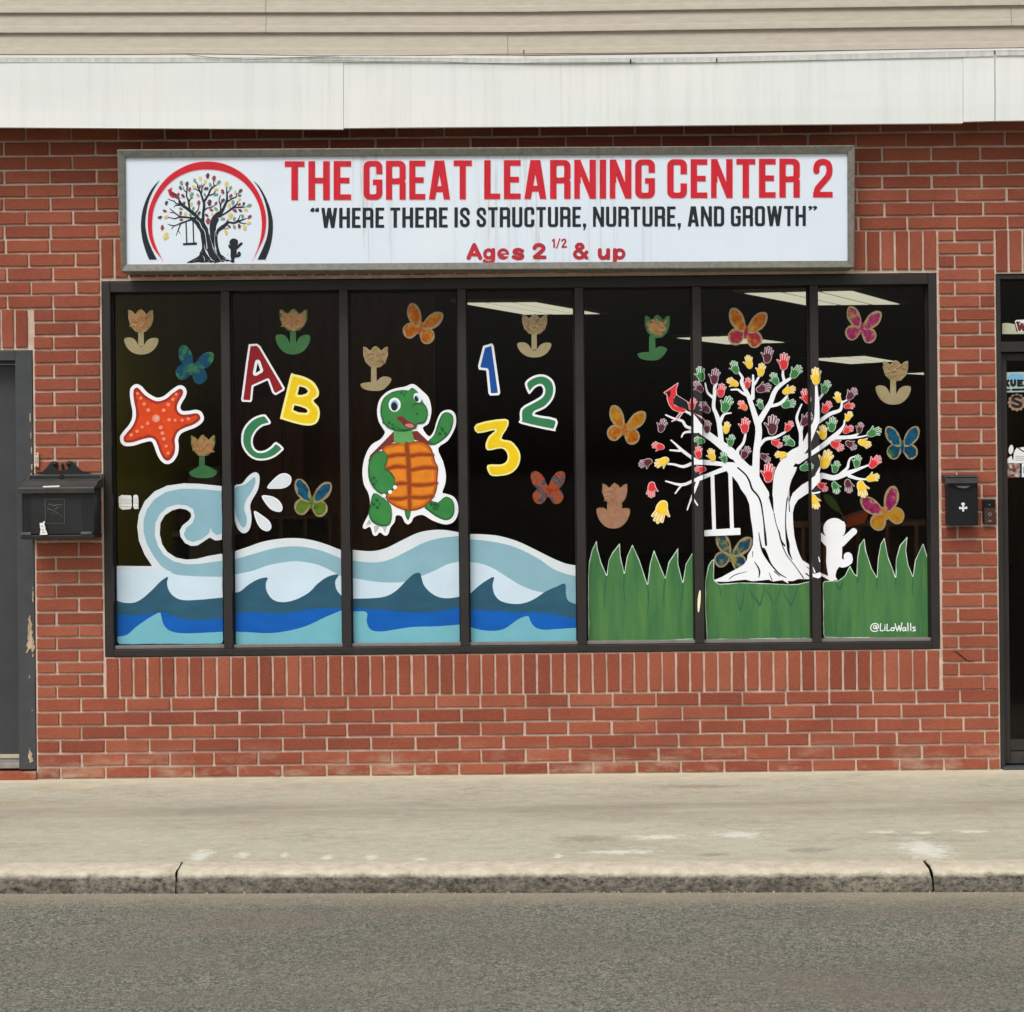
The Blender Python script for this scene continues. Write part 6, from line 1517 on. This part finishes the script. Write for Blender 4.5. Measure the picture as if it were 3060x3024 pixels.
# ------------------------------------------------------------------ plain mailbox and video bell by the glass door
zq = Zr(2800, 1380, 7.342)
MF2 = -.062
def qx(x, y=1000, Y=MF2): return at(*zq([(x, y)])[0], Y).x
def qz(y, x=600, Y=MF2): return at(*zq([(x, y)])[0], Y).z
e = empty('slim_mailbox', (qx(570), -.004, qz(1400)), 'slim plain black mailbox with white cross emblem beside the glass door', 'mailbox')
q = MB(); q.box(qx(245), qx(905), MF2, -.0035, qz(1400), qz(440), .005); q.build('body', M['black_metal2'], e)
# lid with a finger lip that bellies down in the middle
lid = poly(zq([(185, 350), (200, 335), (865, 330), (895, 352), (908, 462), (845, 500), (740, 540), (660, 575), (560, 582), (470, 568), (380, 525), (255, 490), (215, 465)]), 0)
q = MB(); solid(q, lid, MF2-.010, MF2-.0006, 0, 1.2); q.build('lid', M['black_metal2'], e)
a, b = at(*zq([(185, 345)])[0], MF2-.011), at(*zq([(898, 465)])[0], MF2-.011)
q = MB(); q.prism([(-.0035, a.z+.012), (-.05, a.z+.008), (MF2-.014, a.z-.006), (MF2-.016, b.z), (MF2-.011, b.z), (MF2-.011, a.z-.010), (-.0035, a.z-.004)], a.x-.002, b.x+.002); q.build('hood', M['lid_grey'], e)
q = MB(); flat(q, poly(zq([(415, 535), (480, 528), (600, 532), (735, 530), (660, 572), (560, 580), (470, 565)])), 0, .0112, MF2, 1.0); q.build('finger_lip', M['grey_worn'], e)
em = union([stroke(zq([(575, 930, 22), (575, 1010, 20), (575, 1075, 18)])), stroke(zq([(505, 1015, 16), (575, 1022, 20), (645, 1010, 16)])), ell(*zq([(572, 925)])[0], 5.6, 4.2), ell(*zq([(506, 1012)])[0], 2.8, 4), ell(*zq([(645, 1008)])[0], 2.8, 4), poly(zq([(545, 1060), (605, 1060), (575, 1098)]))])
q = MB(); solid(q, em, MF2-.0032, MF2-.0005, 0, .8); q.build('cross_emblem', M['emblem_white'], e)
# video bell
DB = -.026
e = empty('video_doorbell', (at(*zq([(1150, 1365)])[0], DB).x, -.002, at(*zq([(1150, 1365)])[0], DB).z), 'narrow brown and black video doorbell with ring button', 'doorbell')
def dx_(x, Y=DB): return at(*zq([(x, 1100)])[0], Y).x
def dz_(y, Y=DB): return at(*zq([(1150, y)])[0], Y).z
q = MB(); q.box(dx_(1018), dx_(1285), DB+.003, -.0016, dz_(1362), dz_(822), .004); q.build('housing', M['bell_black'], e)
q = MB(); q.box(dx_(1040), dx_(1280), DB-.001, DB+.0028, dz_(1350), dz_(1010), .002); q.build('faceplate', M['bell_brown'], e)
q = MB(); q.box(dx_(1035), dx_(1272), DB-.002, DB+.0028, dz_(1000), dz_(835), .003); q.build('camera_window', M['bell_black'], e)
p = at(*zq([(1150, 945)])[0], DB); q = MB(); q.tube([(p.x, DB-.0022, p.z), (p.x, DB-.0045, p.z), (p.x, DB-.005, p.z)], [.0055, .005, .002], 16); q.build('lens', mat('lens_glass', (60, 66, 84), .08, .05, 9, .6), e)
p = at(*zq([(1160, 1150)])[0], DB); q = MB()
n = 24; R0, R1 = .0085, .0058
vs = []; fs = []
for k in range(n):
    c_, s_ = math.cos(2*math.pi*k/n), math.sin(2*math.pi*k/n)
    vs += [(p.x+R0*c_, DB-.0012, p.z+R0*s_), (p.x+(R0-.0008)*c_, DB-.003, p.z+(R0-.0008)*s_), (p.x+R1*c_, DB-.003, p.z+R1*s_), (p.x+(R1-.0004)*c_, DB-.0012, p.z+(R1-.0004)*s_)]
for k in range(n):
    for j in range(3): fs.append((4*k+j, 4*((k+1) % n)+j, 4*((k+1) % n)+j+1, 4*k+j+1))
q.add(vs, fs); q.build('button_ring', M['bell_ring'], e)
q = MB(); flat(q, stroke(zq([(1130, 1300), (1150, 1292), (1165, 1308), (1190, 1298)]), 1.2, 3), 0, .0016, DB, .6); q.build('maker_mark', M['bell_ring'], e)

# ------------------------------------------------------------------ stickers on the glass door
zd2 = Zr(2920, 800, 2.936)
GY = .066
def gflat(q, s_, mi, lift, cell=1.0): return flat(q, s_, mi, lift, GY, cell)
q = MB(); s_ = poly(zd2([(330, 470), (345, 458), (520, 452), (520, 560), (360, 565), (345, 520)]), 0)
gflat(q, s_, 0, .001)
gflat(q, union([stroke(zd2([(355, 480), (372, 545), (392, 495), (405, 545), (428, 478)]), 4.0), stroke(zd2([(345, 480), (375, 478)]), 2), stroke(zd2([(382, 492), (402, 490)]), 1.6)]), 1, .002)
tag(q.build('transom_sticker', [M['paper_white'], M['turtle_maroon']], origin=at(*zd2([(430, 562)])[0], GY)), 'white sticker with dark red lettering on the pane above the glass door', 'sticker')
q = MB(); s_ = poly(zd2([(220, 488), (270, 485), (330, 495), (345, 560), (410, 565), (620, 570), (620, 582), (220, 582)])); gflat(q, s_, 0, .0004)
tag(q.build('paper_strip', mat('pale_green_paper', (186, 188, 160), .8, .08), origin=at(*zd2([(300, 582)])[0], GY)), 'pale green paper along the foot of the transom pane', 'paper')
M['teal_pale'] = mat('pale_teal_print', (172, 196, 192), .6, .12, 20)
q = MB(); gflat(q, poly(zd2([(240, 917), (560, 912), (562, 1088), (241, 1094)])), 0, .001)
gflat(q, ell(*zd2([(345, 960)])[0], 24, 10).wobble(1, 6), 1, .0016)
gflat(q, union([stroke(zd2([(250, 988), (250, 1036)]), 4), stroke(zd2([(275, 990), (256, 1010), (277, 1036)]), 3.5), stroke(zd2([(300, 990), (302, 1024), (318, 1034), (332, 1022), (332, 990)]), 4), stroke(zd2([(362, 990), (362, 1034)]), 4), stroke(zd2([(362, 992), (400, 990)]), 3.2), stroke(zd2([(362, 1012), (390, 1012)]), 3), stroke(zd2([(362, 1034), (402, 1033)]), 3.2)]), 2, .0022)
gflat(q, union([stroke(zd2([(250, 1072), (285, 1070)]), 2.6), stroke(zd2([(312, 1070), (378, 1068)]), 3.2), stroke(zd2([(395, 1068), (440, 1066)]), 3.2)]), 2, .0022)
tag(q.build('plate_sticker', [M['teal_pale'], M['eye_blue'], M['ink']], origin=at(*zd2([(400, 1092)])[0], GY)), 'pale teal sticker with bold dark capitals on the glass door', 'sticker')
q = MB(); c0 = zd2([(348, 1182)])[0]
sc = union([ell(*c0, 22, 21)]+[ell(c0[0]+22*math.cos(a), c0[1]+21*math.sin(a), 5.5, 5.5) for a in np.linspace(0, 2*math.pi, 13)[:-1]])
gflat(q, sc, 0, .001); gflat(q, ell(*c0, 18, 17)-ell(*c0, 16.8, 15.8), 1, .0016)
gflat(q, stroke(zd2([(380, 1140), (350, 1128), (318, 1138), (316, 1160), (350, 1176), (382, 1190), (378, 1212), (345, 1218), (312, 1205)]), 4.2, 3), 1, .002)
tag(q.build('badge_sticker', [mat('badge_brown', (150, 120, 98), .7, .12), M['ink']], origin=at(*zd2([(348, 1255)])[0], GY)), 'round scalloped brown badge sticker with a dark curling S', 'sticker')
e = art('door_poster', 'white poster with a strip of small photos on the glass door', 'poster', (3040, 1430), None, GY)
q = MB(); gflat(q, poly(zd2([(246, 1715), (262, 1680), (300, 1648), (318, 1700), (322, 1620), (345, 1582), (560, 1555), (560, 1712)])), 0, .001); gflat(q, ell(*zd2([(297, 1595)])[0], 7, 14, 8), 0, .001)
gflat(q, stroke(zd2([(358, 1578), (390, 1602), (430, 1620)]), 1.6, 3), 1, .0018)
for yy in (1655, 1672, 1688): gflat(q, stroke(zd2([(335, yy), (520, yy-3)]), .8), 2, .0018, .8)
q.build('sheet', [M['paper_white'], M['ink'], M['print_grey']], e)
m, t = newmat('small_photo_print', .4, .3)
vo = t.n('ShaderNodeTexVoronoi'); vo.inputs['Scale'].default_value = 70; t.l(t.pos(), vo.inputs['Vector'])
t.l(t.ramp(vo.outputs['Color'], [(.1, lin((60, 44, 48))), (.35, lin((120, 74, 58))), (.6, lin((150, 130, 126))), (.85, lin((206, 190, 176)))]), t.b.inputs['Base Color'])
q = MB(); gflat(q, poly(zd2([(250, 1716), (378, 1713), (378, 1838), (252, 1843)])), 0, .0022); gflat(q, poly(zd2([(392, 1716), (560, 1714), (560, 1834), (392, 1838)])), 1, .0022)
gflat(q, poly(zd2([(402, 1745), (540, 1743), (540, 1800), (402, 1803)])), 2, .0028)
q.build('photo_strip', [m, M['paper_white'], M['eye_blue']], e)
